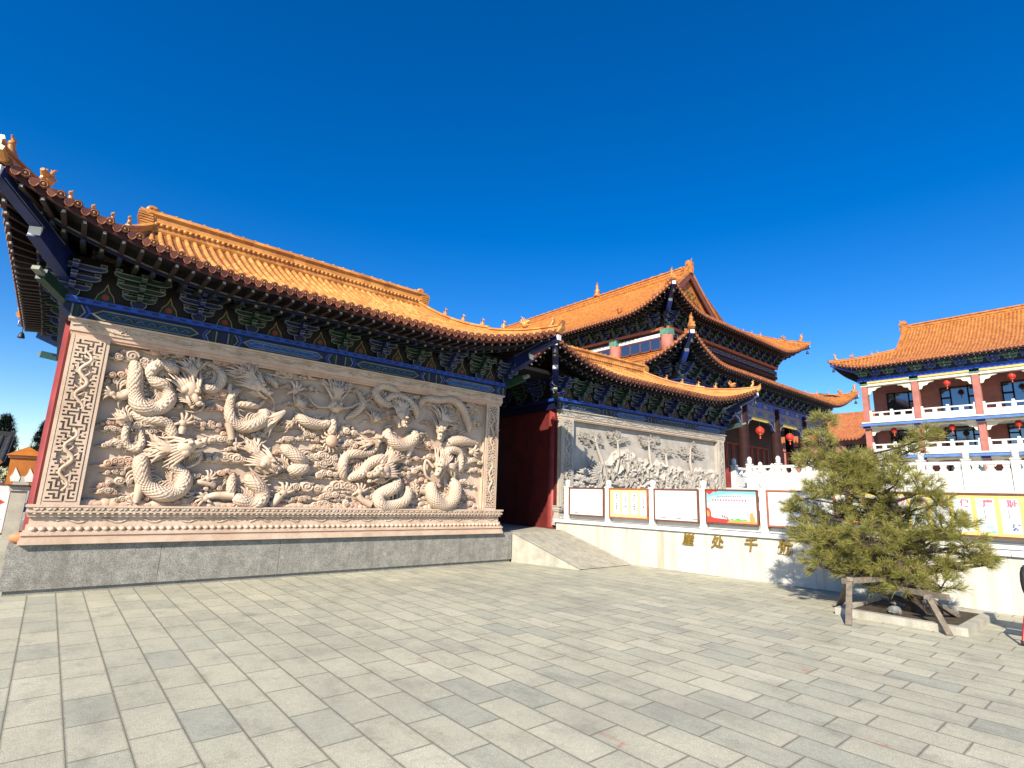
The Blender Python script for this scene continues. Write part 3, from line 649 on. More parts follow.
DRAGONS=[{'body':[[(0.84,3.57,0.077),(0.896,3.406,0.106),(0.913,3.214,0.119),(0.946,3.025,0.126),(1.016,2.843,0.126),(1.168,2.777,0.128),(1.307,2.816,0.126),(1.41,2.939,0.12),(1.407,3.094,0.11),(1.326,3.204,0.1),(1.201,3.239,0.103),(1.115,3.335,0.102),(1.133,3.46,0.103),(1.241,3.546,0.104),(1.375,3.526,0.105),(1.485,3.42,0.102)],[(1.754,3.327,0.105),(1.841,3.272,0.084),(1.966,3.245,0.094),(2.102,3.301,0.1),(2.167,3.441,0.088),(2.129,3.577,0.07),(1.992,3.671,0.048),(1.849,3.669,0.03)],[(0.95,2.699,0.075),(1.115,2.626,0.08),(1.314,2.613,0.091),(1.462,2.57,0.096),(1.542,2.435,0.092),(1.581,2.307,0.075)]],'head':[(1.711,3.138,0.269,-62)],'leg':[[(0.964,2.964,0.076),(0.869,3.014,0.068),(0.794,2.939,0.064),(0.707,2.958,0.056)]],'claw':[(0.648,2.96,0.129,185),(1.675,2.605,0.168,70)],'leg2':[[(1.668,2.423,0.058),(1.689,2.546,0.063)]],'fan':[(1.719,3.368,0.397,105,70,9)],'whisk':[[(1.855,3.022,0.025),(1.932,2.964,0.021),(1.915,2.871,0.017),(1.824,2.814,0.012),(1.667,2.817,0.008)]]},{'body':[[(1.198,2.053,0.105),(1.183,1.915,0.121),(1.217,1.758,0.125),(1.295,1.58,0.129),(1.458,1.461,0.131),(1.642,1.431,0.134),(1.774,1.504,0.136),(1.827,1.647,0.128),(1.777,1.786,0.11),(1.66,1.886,0.098),(1.604,1.988,0.087)],[(0.945,2.606,0.062),(0.918,2.464,0.053),(0.914,2.304,0.057),(0.98,2.173,0.062),(1.099,2.137,0.066),(1.151,2.245,0.059),(1.119,2.393,0.042),(1.068,2.48,0.021)]],'head':[(1.803,2.206,0.28,22)],'leg':[[(1.234,1.6,0.083),(1.226,1.488,0.074),(1.216,1.376,0.058),(1.21,1.287,0.045)]],'claw':[(1.188,1.264,0.092,200)],'leg2':[],'fan':[(1.68,2.184,0.509,188,50,9),(0.913,2.567,0.227,150,60,6)],'whisk':[[(1.929,2.228,0.027),(2.008,2.088,0.023),(1.975,1.965,0.023),(1.828,1.872,0.022),(1.678,1.828,0.02),(1.627,1.755,0.017),(1.65,1.663,0.011)]]},{'body':[[(2.525,3.331,0.059),(2.424,3.268,0.067),(2.362,3.163,0.075),(2.359,3.021,0.088),(2.356,2.88,0.097),(2.429,2.725,0.106),(2.589,2.649,0.116),(2.76,2.679,0.123),(2.905,2.779,0.125),(2.957,2.918,0.103),(2.86,2.967,0.069)],[(2.351,2.997,0.057),(2.496,3.04,0.067),(2.67,3.051,0.068),(2.826,3.06,0.055),(2.907,3.144,0.033),(2.933,3.209,0.012)],[(2.803,3.621,0.08),(2.997,3.553,0.086),(3.115,3.447,0.082)]],'head':[(2.763,3.392,0.243,-35)],'leg':[[(2.379,2.696,0.079),(2.418,2.561,0.066),(2.459,2.403,0.057)]],'claw':[(2.531,2.34,0.121,-25)],'leg2':[[(2.346,3.209,0.053),(2.313,3.299,0.044),(2.313,3.382,0.035)]],'fan':[(2.684,3.478,0.438,130,80,9),(3.275,2.994,0.481,222,38,6)],'whisk':[[(2.912,3.292,0.023),(3.034,3.235,0.019),(3.092,3.144,0.012)]]},{'body':[[(2.787,1.811,0.1),(2.858,1.711,0.125),(2.967,1.632,0.134),(3.069,1.532,0.135),(3.077,1.387,0.134),(2.987,1.303,0.129),(2.848,1.321,0.123),(2.707,1.369,0.11),(2.607,1.407,0.089)],[(2.564,1.821,0.071),(2.554,1.678,0.082),(2.554,1.557,0.085),(2.585,1.437,0.085)]],'head':[(3.091,2.028,0.249,-28)],'leg':[[(2.603,1.437,0.078),(2.455,1.434,0.065),(2.309,1.43,0.057),(2.205,1.398,0.045)],[(3.255,1.254,0.054),(3.326,1.35,0.071),(3.397,1.446,0.071)],[(2.226,1.645,0.045),(2.306,1.588,0.027),(2.101,1.64,0.048),(1.996,1.636,0.033)]],'claw':[(2.181,1.378,0.149,195),(3.454,1.501,0.18,70),(2.173,1.702,0.131,65)],'leg2':[],'fan':[(2.908,2.111,0.368,112,60,10)],'whisk':[[(2.786,1.977,0.024),(2.857,1.877,0.022),(3.009,1.78,0.022),(3.168,1.809,0.021),(3.302,1.901,0.017)],[(3.28,2.094,0.017),(3.392,2.036,0.017),(3.405,1.928,0.011)]]},{'body':[[(3.499,3.062,0.031),(3.59,2.948,0.089),(3.699,2.869,0.108),(3.909,2.835,0.114),(4.094,2.855,0.093),(4.206,2.926,0.08)],[(3.298,2.356,0.111),(3.479,2.271,0.126),(3.645,2.162,0.127),(3.784,2.105,0.089),(3.886,1.999,0.036)],[(3.473,1.954,0.086),(3.626,1.94,0.131),(3.777,1.971,0.11),(3.909,1.989,0.031)],[(4.246,3.121,0.076),(4.251,2.955,0.085),(4.244,2.789,0.094),(4.235,2.648,0.113)],[(5.652,3.451,0.081),(5.385,3.441,0.09),(5.185,3.516,0.094),(5.129,3.686,0.094),(5.282,3.812,0.09),(5.539,3.774,0.092),(5.751,3.648,0.082)],[(4.516,3.009,0.063),(4.704,3.153,0.079),(4.841,3.343,0.081),(4.796,3.536,0.065),(4.654,3.664,0.035)]],'head':[],'frontal':[(4.258,3.242,0.179)],'leg':[],'claw':[(3.493,1.502,0.127,95),(3.446,3.432,0.178,80)],'leg2':[],'fan':[(4.255,3.385,0.443,90,95,13),(3.479,2.844,0.242,215,60,6),(5.108,3.028,0.256,60,120,9),(3.487,3.163,0.244,40,140,10)],'whisk':[[(4.129,3.201,0.021),(3.942,3.181,0.021),(3.82,3.23,0.018),(3.69,3.364,0.014),(3.504,3.406,0.009)],[(4.408,3.213,0.022),(4.591,3.266,0.022),(4.736,3.354,0.02),(4.987,3.475,0.015),(5.08,3.628,0.01)]],'pearl':[(4.242,2.532,0.122)]},{'body':[[(4.64,1.775,0.071),(4.564,1.922,0.095),(4.535,2.083,0.104),(4.593,2.239,0.105),(4.735,2.32,0.097),(4.937,2.335,0.089),(5.115,2.384,0.086),(5.212,2.49,0.076),(5.254,2.616,0.061)]],'head':[(5.237,2.652,0.128,40)],'leg':[],'claw':[],'leg2':[],'fan':[(5.15,2.583,0.355,190,60,8)],'whisk':[]},{'body':[[(4.614,1.786,0.071),(4.78,1.863,0.101),(4.949,1.942,0.113),(5.064,2.091,0.119),(5.211,2.209,0.121),(5.421,2.259,0.113),(5.564,2.195,0.104)],[(5.727,1.907,0.105),(5.754,1.76,0.136),(5.613,1.633,0.15),(5.43,1.555,0.142),(5.364,1.41,0.136),(5.481,1.292,0.137),(5.723,1.308,0.14),(5.967,1.397,0.132),(6.067,1.572,0.118),(6.04,1.721,0.091)]],'head':[(5.338,1.986,0.318,205)],'leg':[[(5.215,1.313,0.074),(5.026,1.403,0.063),(4.929,1.494,0.063)],[(5.806,1.418,0.073),(6.023,1.441,0.066),(6.172,1.541,0.059)]],'claw':[(4.947,1.565,0.17,75),(6.188,1.62,0.152,60)],'leg2':[],'fan':[(5.486,2.141,0.517,55,70,10)],'whisk':[[(5.084,1.877,0.025),(5.25,1.789,0.023),(5.438,1.772,0.023),(5.594,1.852,0.023),(5.741,1.907,0.024),(5.791,1.811,0.021),(5.697,1.611,0.016),(5.544,1.485,0.01)]]},{'body':[[(5.501,2.946,0.09),(5.475,2.747,0.122),(5.639,2.605,0.14),(5.861,2.593,0.151),(6.075,2.744,0.146),(6.128,2.951,0.104)],[(5.25,3.35,0.073),(5.404,3.55,0.083),(5.615,3.661,0.084),(5.891,3.598,0.095),(6.091,3.419,0.096),(6.155,3.2,0.078)]],'head':[(5.722,3.19,0.231,-80)],'leg':[[(6.08,2.684,0.086),(6.027,2.499,0.072),(5.984,2.356,0.059)],[(5.482,2.67,0.065),(5.33,2.695,0.06),(5.202,2.721,0.056)]],'claw':[(5.96,2.315,0.126,265)],'leg2':[],'fan':[(5.688,3.327,0.378,70,120,9)],'whisk':[[(5.757,3.033,0.021),(5.938,3.033,0.021),(6.043,3.146,0.017),(6.058,3.25,0.009)]]},{'body':[[(6.733,1.838,0.106),(6.625,1.673,0.149),(6.688,1.475,0.166),(6.939,1.339,0.169),(7.179,1.444,0.173),(7.263,1.693,0.166),(7.221,1.94,0.138)],[(6.795,2.331,0.09),(6.907,2.484,0.1),(7.102,2.583,0.102),(7.335,2.558,0.104),(7.399,2.371,0.094),(7.387,2.158,0.085),(7.512,2.25,0.067),(7.554,2.424,0.043)],[(6.873,2.628,0.091),(7.115,2.775,0.121),(7.371,2.819,0.124),(7.692,2.804,0.088),(7.911,2.801,0.03)],[(6.263,3.316,0.071),(6.224,3.519,0.079),(6.355,3.684,0.09),(6.696,3.71,0.101),(7.049,3.76,0.104),(7.375,3.584,0.107),(7.554,3.296,0.098),(7.624,3.039,0.078)]],'head':[(6.803,2.208,0.278,250),(6.747,2.994,0.227,-95)],'leg':[[(7.251,1.487,0.101),(7.262,1.323,0.082),(7.244,1.221,0.064)],[(6.56,1.591,0.061),(6.348,1.625,0.06)]],'claw':[(6.256,1.622,0.136,170),(7.705,2.587,0.194,15)],'leg2':[],'fan':[(6.95,2.238,0.432,-15,60,8),(6.915,2.381,0.318,70,60,7),(6.783,3.188,0.412,60,120,9)],'whisk':[[(6.637,2.157,0.027),(6.459,2.309,0.026),(6.424,2.145,0.026),(6.496,1.948,0.026),(6.733,1.838,0.022)]]}]
CLOUDS=[(0.82,3.588,0.211),(0.728,3.269,0.15),(1.303,3.772,0.223),(1.209,2.519,0.202),(0.76,2.402,0.121),(0.77,2.156,0.12),(0.921,1.876,0.202),(0.946,1.589,0.161),(0.823,1.443,0.118),(1.061,1.306,0.141),(1.906,1.298,0.154),(2.109,2.621,0.149),(2.286,2.365,0.172),(2.142,3.155,0.195),(2.131,2.921,0.129),(2.211,3.76,0.2),(3.263,3.724,0.196),(2.249,2.026,0.134),(2.486,2.062,0.235),(2.275,1.547,0.132),(1.986,1.326,0.127),(2.356,1.77,0.115),(3.59,1.807,0.151),(3.824,2.563,0.203),(4.569,2.727,0.194),(4.645,2.472,0.169),(3.531,3.771,0.204),(5.476,3.197,0.185),(4.187,2.199,0.231),(4.248,2.066,0.231),(4.246,1.861,0.207),(4.029,2.371,0.137),(3.874,1.6,0.265),(4.582,1.623,0.306),(4.361,1.435,0.207),(4.213,1.299,0.181),(3.755,1.379,0.13),(4.687,1.305,0.165),(4.8,2.17,0.122),(6.369,2.873,0.114),(6.483,2.616,0.177),(6.179,2.31,0.145),(6.202,2.013,0.17),(5.917,1.921,0.166),(5.926,2.077,0.125),(7.537,1.849,0.189),(7.827,2.356,0.176),(7.839,2.14,0.146),(7.556,1.535,0.188),(6.534,1.314,0.172),(7.249,3.088,0.171),(7.773,3.276,0.149),(7.641,3.662,0.198),(7.727,1.329,0.171),(5.352,3.166,0.163),(6.551,2.356,0.132)]
# ---------------------------------------------------------------- the two roofed screen walls flanking the gate
def wing(name,label,loc,rotz,dz,de,roofp,relief,mb_='pink_marble',mb2='red_marble'):
    W=8.53; t=thing(name,label,'screen wall',loc,rotz,'roofed screen walls beside the gate'); zt=4.06+dz
    b=MB(); b.box(-.02,W+.0,.13,5.6,.69,4.9+dz,'red_plaster'); b.box(W-.25,W+.06,.14,.5,.69,.95,'red_paint'); recalc(b.build('wall',t))
    b=MB(); n=5; x0,x1=-.20,9.02
    for i in range(n):
        a=x0+(x1-x0)*i/n; e=x0+(x1-x0)*(i+1)/n; b.box(a+.003,e-.003,-.05,5.8,.07,.69,'granite')
    b.box(x0+.05,x1-.02,-.012,5.7,.0,.068,'granite')
    b.build('plinth',t)
    # moulded marble base
    b=MB(); X0,X1=-.02,W+.06
    for z0,z1,y,m in ((.69,.735,-.13,mb_),(.735,.775,-.11,mb_),(.775,.815,-.10,mb2),(.815,.845,-.12,mb_),(.845,.875,-.085,mb_),(.925,.955,-.05,mb_),(.955,1.075,-.01,mb_),(1.075,1.105,-.06,mb_),(1.105,1.135,-.075,mb2),(1.135,1.165,-.10,mb_),(1.165,1.21,-.085,mb_),(1.21,1.243,-.12,mb_)):
        o=max(0,-y)*.6; b.box(X0-o,X1+o,y,.2,z0+dz,z1+dz,m)
    b.box(X0-.03,X1+.03,-.055,.2,.875+dz,.925+dz,mb_)
    k=int((X1-X0)/.105)
    for i in range(k): x=X0+(i+.5)*(X1-X0)/k; b.ell((x,-.06,.90+dz),(.047,.055,.036),mb_,8,5)
    k=int((X1-X0)/.14)
    for i in range(k):
        x=X0+(i+.5)*(X1-X0)/k; b.prism([(x-.058,1.205+dz),(x-.058,1.185+dz),(x-.035,1.163+dz),(x,1.178+dz),(x+.035,1.163+dz),(x+.058,1.185+dz),(x+.058,1.205+dz)],-.112,-.08,mb_); b.ell((x,-.105,1.19+dz),(.022,.02,.014),mb_,6,4)
    k=int((X1-X0)/.09)
    for i in range(k): x=X0+(i+.5)*(X1-X0)/k; b.ell((x,-.075,1.12+dz),(.034,.035,.016),mb_,6,4)
    for i in range(16):
        x=X0+.3+i*.53; b.tube([(x+q*.06,-.012,1.015+dz+.03*math.sin(q*1.1+i)) for q in range(7)],[.016]*6+[.005],mb_,5)
    base=b.build('moulded_base',t)
    # frame
    f=MB()
    for a,e in ((.06,.46),(8.12,8.42)):
        f.box(a-.045,e+.045,-.02,.12,1.243+dz,3.80+dz,mb_); f.box(a-.045,a,-.06,.0,1.243+dz,3.80+dz,mb_); f.box(e,e+.045,-.06,.0,1.243+dz,3.80+dz,mb_)
        f.box(a,e,-.055,0,1.243+dz,1.30+dz,mb_); f.box(a,e,-.055,0,3.74+dz,3.80+dz,mb_)
        pilaster_carving(f,a+.008,e-.008,1.30+dz,3.74+dz,-.02,mb_)
    f.box(-.0,W,-.05,.12,3.80+dz,3.86+dz,mb2); f.box(-.02,W+.02,-.07,.12,3.86+dz,4.03+dz,mb_); f.box(-.06,W+.06,-.11,.12,4.03+dz,4.06+dz,mb_)
    f.box(.5,8.08,-.03,.12,3.765+dz,3.80+dz,mb2)
    scroll_band(f,0,W,3.865+dz,4.025+dz,-.07,mb_)
    f.build('carved_frame',t)
    relief(t,dz)
    # columns at the ends
    for x in (.08,):
        b=MB(); b.lathe([(.175,.69),(.18,.75),(.165,.80),(.165,4.2+dz)],(x,.36,0),'red_paint',20); b.build('column',t)
    # painted beams
    b=MB(); painted_beam(b,-.15,W+.15,-.02,zt+.005,zt+.235,4); b.build('painted_beam',t)
    b=MB(); b.box(-.22,W+.22,-.12,.3,zt+.24,zt+.32,'bright_blue')
    for i in range(46): x=-.2+i*.195; b.box(x,x+.10,-.124,-.12,zt+.265,zt+.295,'blue_paint')
    b.box(-.12,-.02,.27,5.6,zt+.005,zt+.235,'deep_blue'); b.box(-.2,-.0,.31,5.6,zt+.24,zt+.32,'blue_paint')
    b.build('plate_beam',t)
    zb=zt+.32; b=MB(); b.box(-.12,W+.12,.02,.10,zb,zb+.7+de,'shaded_board'); b.box(-.12,-.04,.11,5.5,zb,zb+.7+de,'shaded_board')
    nb=11; xs=[-.10+(W+.2)*i/(nb-1) for i in range(nb)]
    for i in range(nb-1): flame_board(b,xs[i]+.2,xs[i+1]-.2,zb,zb+.40+de*.6,.02)
    b.build('bracket_board',t)
    kb=.84+de*.5; src=[bracket_mesh('blue_paint','deep_blue',kb),bracket_mesh('green_paint','deep_blue',kb)]
    for i,x in enumerate(xs):
        s_=src[i%2]; o=s_ if i<2 else s_.copy()
        if i>=2: COL.objects.link(o)
        o.parent=t; o.location=(x,.02,zb)
    for i,y in enumerate((.9,1.75,2.6,3.45,4.3)):
        o=src[i%2].copy(); COL.objects.link(o); o.parent=t; o.location=(-.10,y,zb); o.rotation_euler[2]=R(-90)
    # roof
    x0,x1,y0,ze,zr,xa,xb=roofp; y1,yr=6.9,2.9
    rt=MB(); kw=dict(ze=ze,zr=zr,L=.66,Rr=3.0,out=.20,curve=.55)
    F=Side((x0,y0),(1,0),(0,1),x1-x0,yr-y0,xa-x0,x1-xb,**kw); Bk=Side((x1,y1),(-1,0),(0,-1),x1-x0,y1-yr,x1-xb,xa-x0,**kw)
    Lf=Side((x0,y1),(0,-1),(1,0),y1-y0,xa-x0,y1-yr,yr-y0,**kw); Rt=Side((x1,y0),(0,1),(-1,0),y1-y0,x1-xb,yr-y0,y1-yr,**kw)
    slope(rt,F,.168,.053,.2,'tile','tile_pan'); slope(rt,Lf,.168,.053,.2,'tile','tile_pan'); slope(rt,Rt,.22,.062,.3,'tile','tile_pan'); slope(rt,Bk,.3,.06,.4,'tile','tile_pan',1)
    roof=rt.build('roof',t)
    b=MB()
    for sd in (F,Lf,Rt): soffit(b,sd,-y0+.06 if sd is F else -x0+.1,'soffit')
    b.build('soffit',roof)
    b=MB()
    for sd in (F,Lf,Rt): rafters(b,sd,-y0-.02 if sd is F else -x0-.06,.21,.062,'shaded_rafter_red','shaded_rafter_green','rafter_end')
    b.build('rafters',roof)
    b=MB(); b.sweep([(xa-.1+(xb-xa+.2)*i/10,yr,zr-.08) for i in range(11)],RIDGE(.14,.5),'tile_ridge')
    for i in range(24): b.ell((xa+(i+.5)*(xb-xa)/24,yr-.0,zr+.44),(.05,.05,.05),'tile_ridge',6,4)
    for i in range(60): b.ell((xa+(i+.5)*(xb-xa)/60,yr-.11,zr+.13),(.05,.05,.05),'tile_ridge',6,4)
    recalc(b.build('main_ridge',roof))
    for x,d in ((xa-.05,1),(xb+.05,-1)):
        b=MB(); ridge_pier(b,(x,yr,zr-.12),.5,(d,0),'tile_ridge'); recalc(b.build('ridge_end',roof))
    hip_ridge(roof,F,'a',.30,.10,'tile_ridge','tile_ridge'); hip_ridge(roof,F,'b',.30,.10,'tile_ridge','tile_ridge')
    hip_ridge(roof,Bk,'b',.30,.10,'tile_ridge','tile_ridge',nb=3); hip_ridge(roof,Bk,'a',.30,.10,'tile_ridge','tile_ridge',nb=3)
    # corner beams with bells
    for sd,end,cx in ((F,'a',-.1),(F,'b',W+.1),(Bk,'b',-.1)):
        tip=sd.P(0 if end=='a' else sd.l,0); wc=Vector((cx,0.1 if sd is F else 5.4,zb+.50)); dd=(tip-wc); hd=Vector((dd.x,dd.y,0)).normalized()
        b=MB(); e=tip-Vector((0,0,.17)); m_=wc.lerp(e,.52)-Vector((0,0,.12))
        b.bar(wc,e-hd*.04,.15,.17,'blue_paint'); b.bar(wc-Vector((0,0,.22)),m_,.17,.22,'blue_paint'); b.bar(e-hd*.05,e-hd*.03+hd*.03,.13,.13,'white_paint'); b.bar(m_,m_+hd*.03,.15,.16,'white_paint')
        s2=hd.cross(Vector((0,0,1)))
        for sg in (-1,1):
            for q in (.06,-.06): b.bar(wc.lerp(e,.25)+s2*sg*.077+Vector((0,0,q)),e-hd*.08+s2*sg*.077+Vector((0,0,q)),.006,.012,'line_paint')
        b.bar(wc-Vector((0,0,.55)),wc-Vector((0,0,.40))+hd*.75,.12,.16,'green_paint'); b.bar(wc-Vector((0,0,.40))+hd*.75,wc-Vector((0,0,.36))+hd*.9,.10,.06,'line_paint')
        b.build('corner_beam',roof)
        b=MB(); c=e-hd*.12-Vector((0,0,.38)); b.lathe([(.075,0),(.07,.03),(.05,.1),(.03,.14),(.008,.15),(.008,.3)],c,'iron',10); b.build('wind_bell',roof)
    return t
def relief_dragons(t,dz):
    by=.10
    b=MB(); b.box(.46,8.12,by,.14,1.243+dz,3.80+dz,'pink_marble')
    for i in range(46):
        x=random.uniform(.6,8.0); z=random.uniform(1.35,3.7); a=random.uniform(.2,.5)
        b.tube([(x+q*a*.3,by-.002,z+.05*math.sin(q*1.3+i)) for q in range(6)],[.012,.02,.024,.022,.016,.005],'pink_marble',5)
    for i in range(17):
        for j in range(7):
            cloud(b,.75+.44*i+random.uniform(-.14,.14),1.42+.36*j+random.uniform(-.1,.1),random.uniform(.11,.17),by+.015,'pink_marble','red_marble')
    for x,z,r in CLOUDS: cloud(b,x,z,r*1.1,by-.01,'pink_marble','red_marble')
    x=.5
    while x<8.1: b.ell((x,by-.02,1.26),(random.uniform(.08,.18),.08,random.uniform(.04,.1)),random.choice(['red_marble','pink_marble']),9,6); x+=.11
    p=b.build('relief_panel',t)
    for D in DRAGONS: dragon(p,D,by)
def relief_pines(t,dz):
    by=.11; g='grey_carving'
    b=MB(); b.box(.46,8.12,by,.14,1.243+dz,3.80+dz,g)
    pl=[(.5,2.35),(1.2,2.45),(1.95,2.72),(2.6,3.22),(3.2,3.2),(3.6,3.0),(4.4,2.93),(5.3,2.86),(6.2,2.7),(7.2,2.85),(8.1,2.78)]
    nx,nz=380,110; vs=[];fs=[]; z0=1.243+dz
    for j in range(nz+1):
        for i in range(nx+1):
            x=.47+7.64*i/nx; 
            for (a,za),(c,zc) in zip(pl,pl[1:]):
                if a<=x<=c: ph=za+(zc-za)*(x-a)/(c-a); break
            else: ph=2.5
            z=z0+(3.3-z0)*j/nz; q=Vector((x*2.4+z*1.2,z*3.2-x*.7,3.1))
            wv=noise.multi_fractal(q,1.,2.1,5)*.5; rdg=abs(noise.noise(Vector((x*2.6-z*2.2,z*2.4+x*1.1,1.7)))); r2=abs(noise.noise(Vector((x*9+z*4,z*9,5.5))))
            edge_=ph+.14*noise.noise(Vector((x*4,0,9.)))-z; k=max(0,min(1,edge_/.14)); dpt=k*(.02+.06*max(0,wv)+.075*(1-min(1,rdg*3.6))+.065*(1-min(1,r2*3)))
            vs.append((x,by+.002-min(.26,dpt)+(.004 if k==0 else 0),z))
    for j in range(nz):
        for i in range(nx): a=j*(nx+1)+i; fs.append((a,a+1,a+nx+2,a+nx+1))
    b.add(vs,fs,g,True); p=b.build('relief_panel',t)
    def pine(tr,pads):
        m=MB(); pt=smooth_path(tr,4); m.tube([(x,by-.10,z) for x,z,r in pt],[r for x,z,r in pt],g,8)
        for x,z,w,h in pads:
            e=min(pt,key=lambda q:abs(q[1]-(z-.12))+abs(q[0]-x)*.3); m.tube([(e[0],by-.1,e[1]),((e[0]+x)/2,by-.09,(e[1]+z)/2+.03),(x,by-.06,z)],[.035,.028,.015],g,6)
            for k in range(int(26*w/.4)):
                u,v_=random.uniform(-1,1),random.uniform(-1,1)
                if u*u+v_*v_>1: continue
                cx,cz=x+u*w,z+v_*h
                for q in range(6):
                    a=R(20+28*q)+random.uniform(-.1,.1); L_=random.uniform(.06,.11); m.tube([(cx,by-.08,cz),(cx+math.cos(a)*L_,by-.10-.03*random.random(),cz+math.sin(a)*L_*.8)],[.016,.006],g,4)
        return m.build('pine_relief',p)
    pine([(2.0,1.9,.09),(1.95,2.2,.08),(1.8,2.7,.065),(1.6,3.1,.05),(1.5,3.35,.03)],[(1.05,3.42,.34,.14),(1.5,3.5,.3,.12),(1.45,3.28,.42,.1)])
    pine([(2.4,2.4,.06),(2.55,2.9,.05),(2.5,3.4,.03)],[(2.35,3.6,.36,.13),(2.75,3.52,.32,.12),(2.5,3.4,.42,.09)])
    pine([(4.2,2.6,.06),(4.1,3.0,.05),(4.05,3.5,.03)],[(3.8,3.56,.36,.13),(4.3,3.62,.34,.12),(4.1,3.42,.4,.1)])
    pine([(5.1,2.5,.06),(5.0,2.9,.05),(4.95,3.2,.03)],[(4.8,3.22,.42,.15),(5.2,3.26,.36,.13)])
    pine([(6.5,2.0,.08),(6.45,2.6,.07),(6.35,3.0,.05),(6.4,3.5,.03)],[(6.0,3.34,.36,.15),(6.55,3.56,.36,.15),(6.4,3.2,.5,.12),(6.9,3.3,.3,.12)])
    for k in range(34):
        x=random.uniform(.7,7.9); z=random.uniform(1.9,2.75); m=MB() if k==0 else m
        if k==0: pass
        nb=random.randint(3,5)
        for q in range(nb):
            a=R(35+110*q/(nb-1))+random.uniform(-.15,.15); L_=random.uniform(.12,.26); e=(x+math.cos(a)*L_,z+math.sin(a)*L_)
            m.tube([(x,by-.13,z-.1),((x+e[0])/2,by-.16,(z+e[1])/2),(e[0],by-.14,e[1])],[.026,.02,.01],g,5)
            for w_ in range(7): c=R(w_*51); m.tube([(e[0],by-.14,e[1]),(e[0]+math.cos(c)*.06,by-.17,e[1]+math.sin(c)*.05)],[.017,.006],g,4)
    m.build('shrub_relief',p)
    m=MB()
    for k in range(9):
        a=R(100+14*k); m.tube([(1.75,by-.08,2.3),(1.75+math.cos(a)*.3,by-.14,2.3+math.sin(a)*.25),(1.75+math.cos(a)*.62,by-.12,2.3+math.sin(a)*.42)],[.03,.055,.012],g,6)
    for c in ((1.0,2.3),(.8,2.1),(1.2,2.05),(2.5,2.0),(.75,1.9)):
        for k in range(7):
            a=R(10+25*k); m.tube([(c[0],by-.1,c[1]),(c[0]+math.cos(a)*.16,by-.17,c[1]+math.sin(a)*.13),(c[0]+math.cos(a)*.34,by-.12,c[1]+math.sin(a)*.2)],[.03,.05,.012],g,6)
    m.build('shrub_relief',p)
wing('screen_wall','roofed screen wall with pink marble dragon relief on a granite plinth',(-.1,10.48,0),0,0,0,(-.82,8.72,-1.50,4.86,6.98,.95,7.62),relief_dragons)
wing('screen_wall','roofed screen wall with grey pine tree relief behind the notice boards',(11.33,11.2,0),R(-3.6),.11,.30,(-1.1,8.95,-1.0,5.24,6.88,.9,7.25),relief_pines,'grey_carving','pink_marble')
# ---------------------------------------------------------------- ground, ramp, gate
b=MB(); b.add([(-400,-400,0),(400,-400,0),(400,400,0),(-400,400,0)],[(0,1,2,3)],'paving'); tag(b.build('plaza_ground'),kind='structure')
b=MB()
b.add([(8.95,10.46,.69),(11.18,10.9,.69),(11.34,8.65,.012),(9.42,8.62,.012)],[(0,3,2,1)],'ramp_stone')
b.add([(8.95,10.46,.69),(9.42,8.62,.012),(9.42,8.62,-.02),(8.95,10.46,-.02)],[(0,3,2,1)],'pale_cheek')
b.add([(8.93,10.45,.70),(9.40,8.60,.02),(9.52,8.61,.02),(9.06,10.45,.70)],[(0,1,2,3)],'pale_cheek')
b.add([(8.9,10.46,.689),(11.18,10.9,.689),(11.3,15.4,.689),(8.9,15.4,.689)],[(0,1,2,3)],'ramp_stone'); tag(b.build('ramp'),kind='structure')
g=thing('entrance_gate','dark closed red timber gate deep between the two roofed screen walls','gate',(9.9,15.0,.69))
b=MB(); b.box(-.95,1.35,.1,.3,2.9,4.4,'shaded_red_wood'); b.box(-.95,-.75,-.05,.3,0,2.9,'shaded_red_wood'); b.box(1.15,1.35,-.05,.3,0,2.9,'shaded_red_wood'); b.build('gate_frame',g)
for s_ in (0,1):
    b=MB(); x=-.74+s_*.95; b.box(x,x+.93,.12,.2,.02,2.88,'shaded_red_wood')
    for i in range(5):
        for j in range(7): b.ell((x+.12+i*.17,.11,.4+j*.35),.035,'gold',6,4)
    b.build('door_leaf',g)
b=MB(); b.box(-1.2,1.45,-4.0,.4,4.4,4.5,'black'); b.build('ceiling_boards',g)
# ---------------------------------------------------------------- retaining wall with posts, characters, notice boards
LW=(11.15,11.15,0); LR=math.atan2(-.996,.0883)
t=thing('retaining_wall','low white marble wall with gilt characters and square posts along the plaza','wall',LW,LR)
b=MB(); b.box(0,16,.03,.40,0,.895,'clad_wall'); b.build('wall_body',t)
b=MB()
for i in range(10): b.box(-.04+i*1.6,1.552+i*1.6,-.03,.46,.90,.985,'white_marble')
b.build('coping',t)
def post(mb,x,y,z0,z1,w,mat):
    mb.box(x-w/2,x+w/2,y-w/2,y+w/2,z0,z1-.16,mat); mb.box(x-w*.6,x+w*.6,y-w*.6,y+w*.6,z1-.2,z1-.165,mat)
    mb.lathe([(w*.36,z1-.165),(w*.36,z1-.15),(w*.5,z1-.12),(w*.5,z1-.03),(w*.42,z1),(w*.1,z1+.015)],(x,y,0),mat,14)
posts=[.33,1.72,3.04,4.36,5.71,7.18]+[7.3+2.64*i for i in (1,2,3)]
for x in posts:
    b=MB(); post(b,x,.14,.986,2.07 if x<7.5 else 2.0,.15,'white_marble'); b.build('post',t)
b=MB(); 
for a,e in zip(posts,posts[1:]): b.box(a+.08,e-.08,.16,.24,1.0,1.10,'white_marble'); b.box(a+.08,e-.08,.15,.25,1.62,1.74,'white_marble'); b.box(a+.08,e-.08,.18,.22,1.10,1.45,'white_marble')
b.build('rail',t)
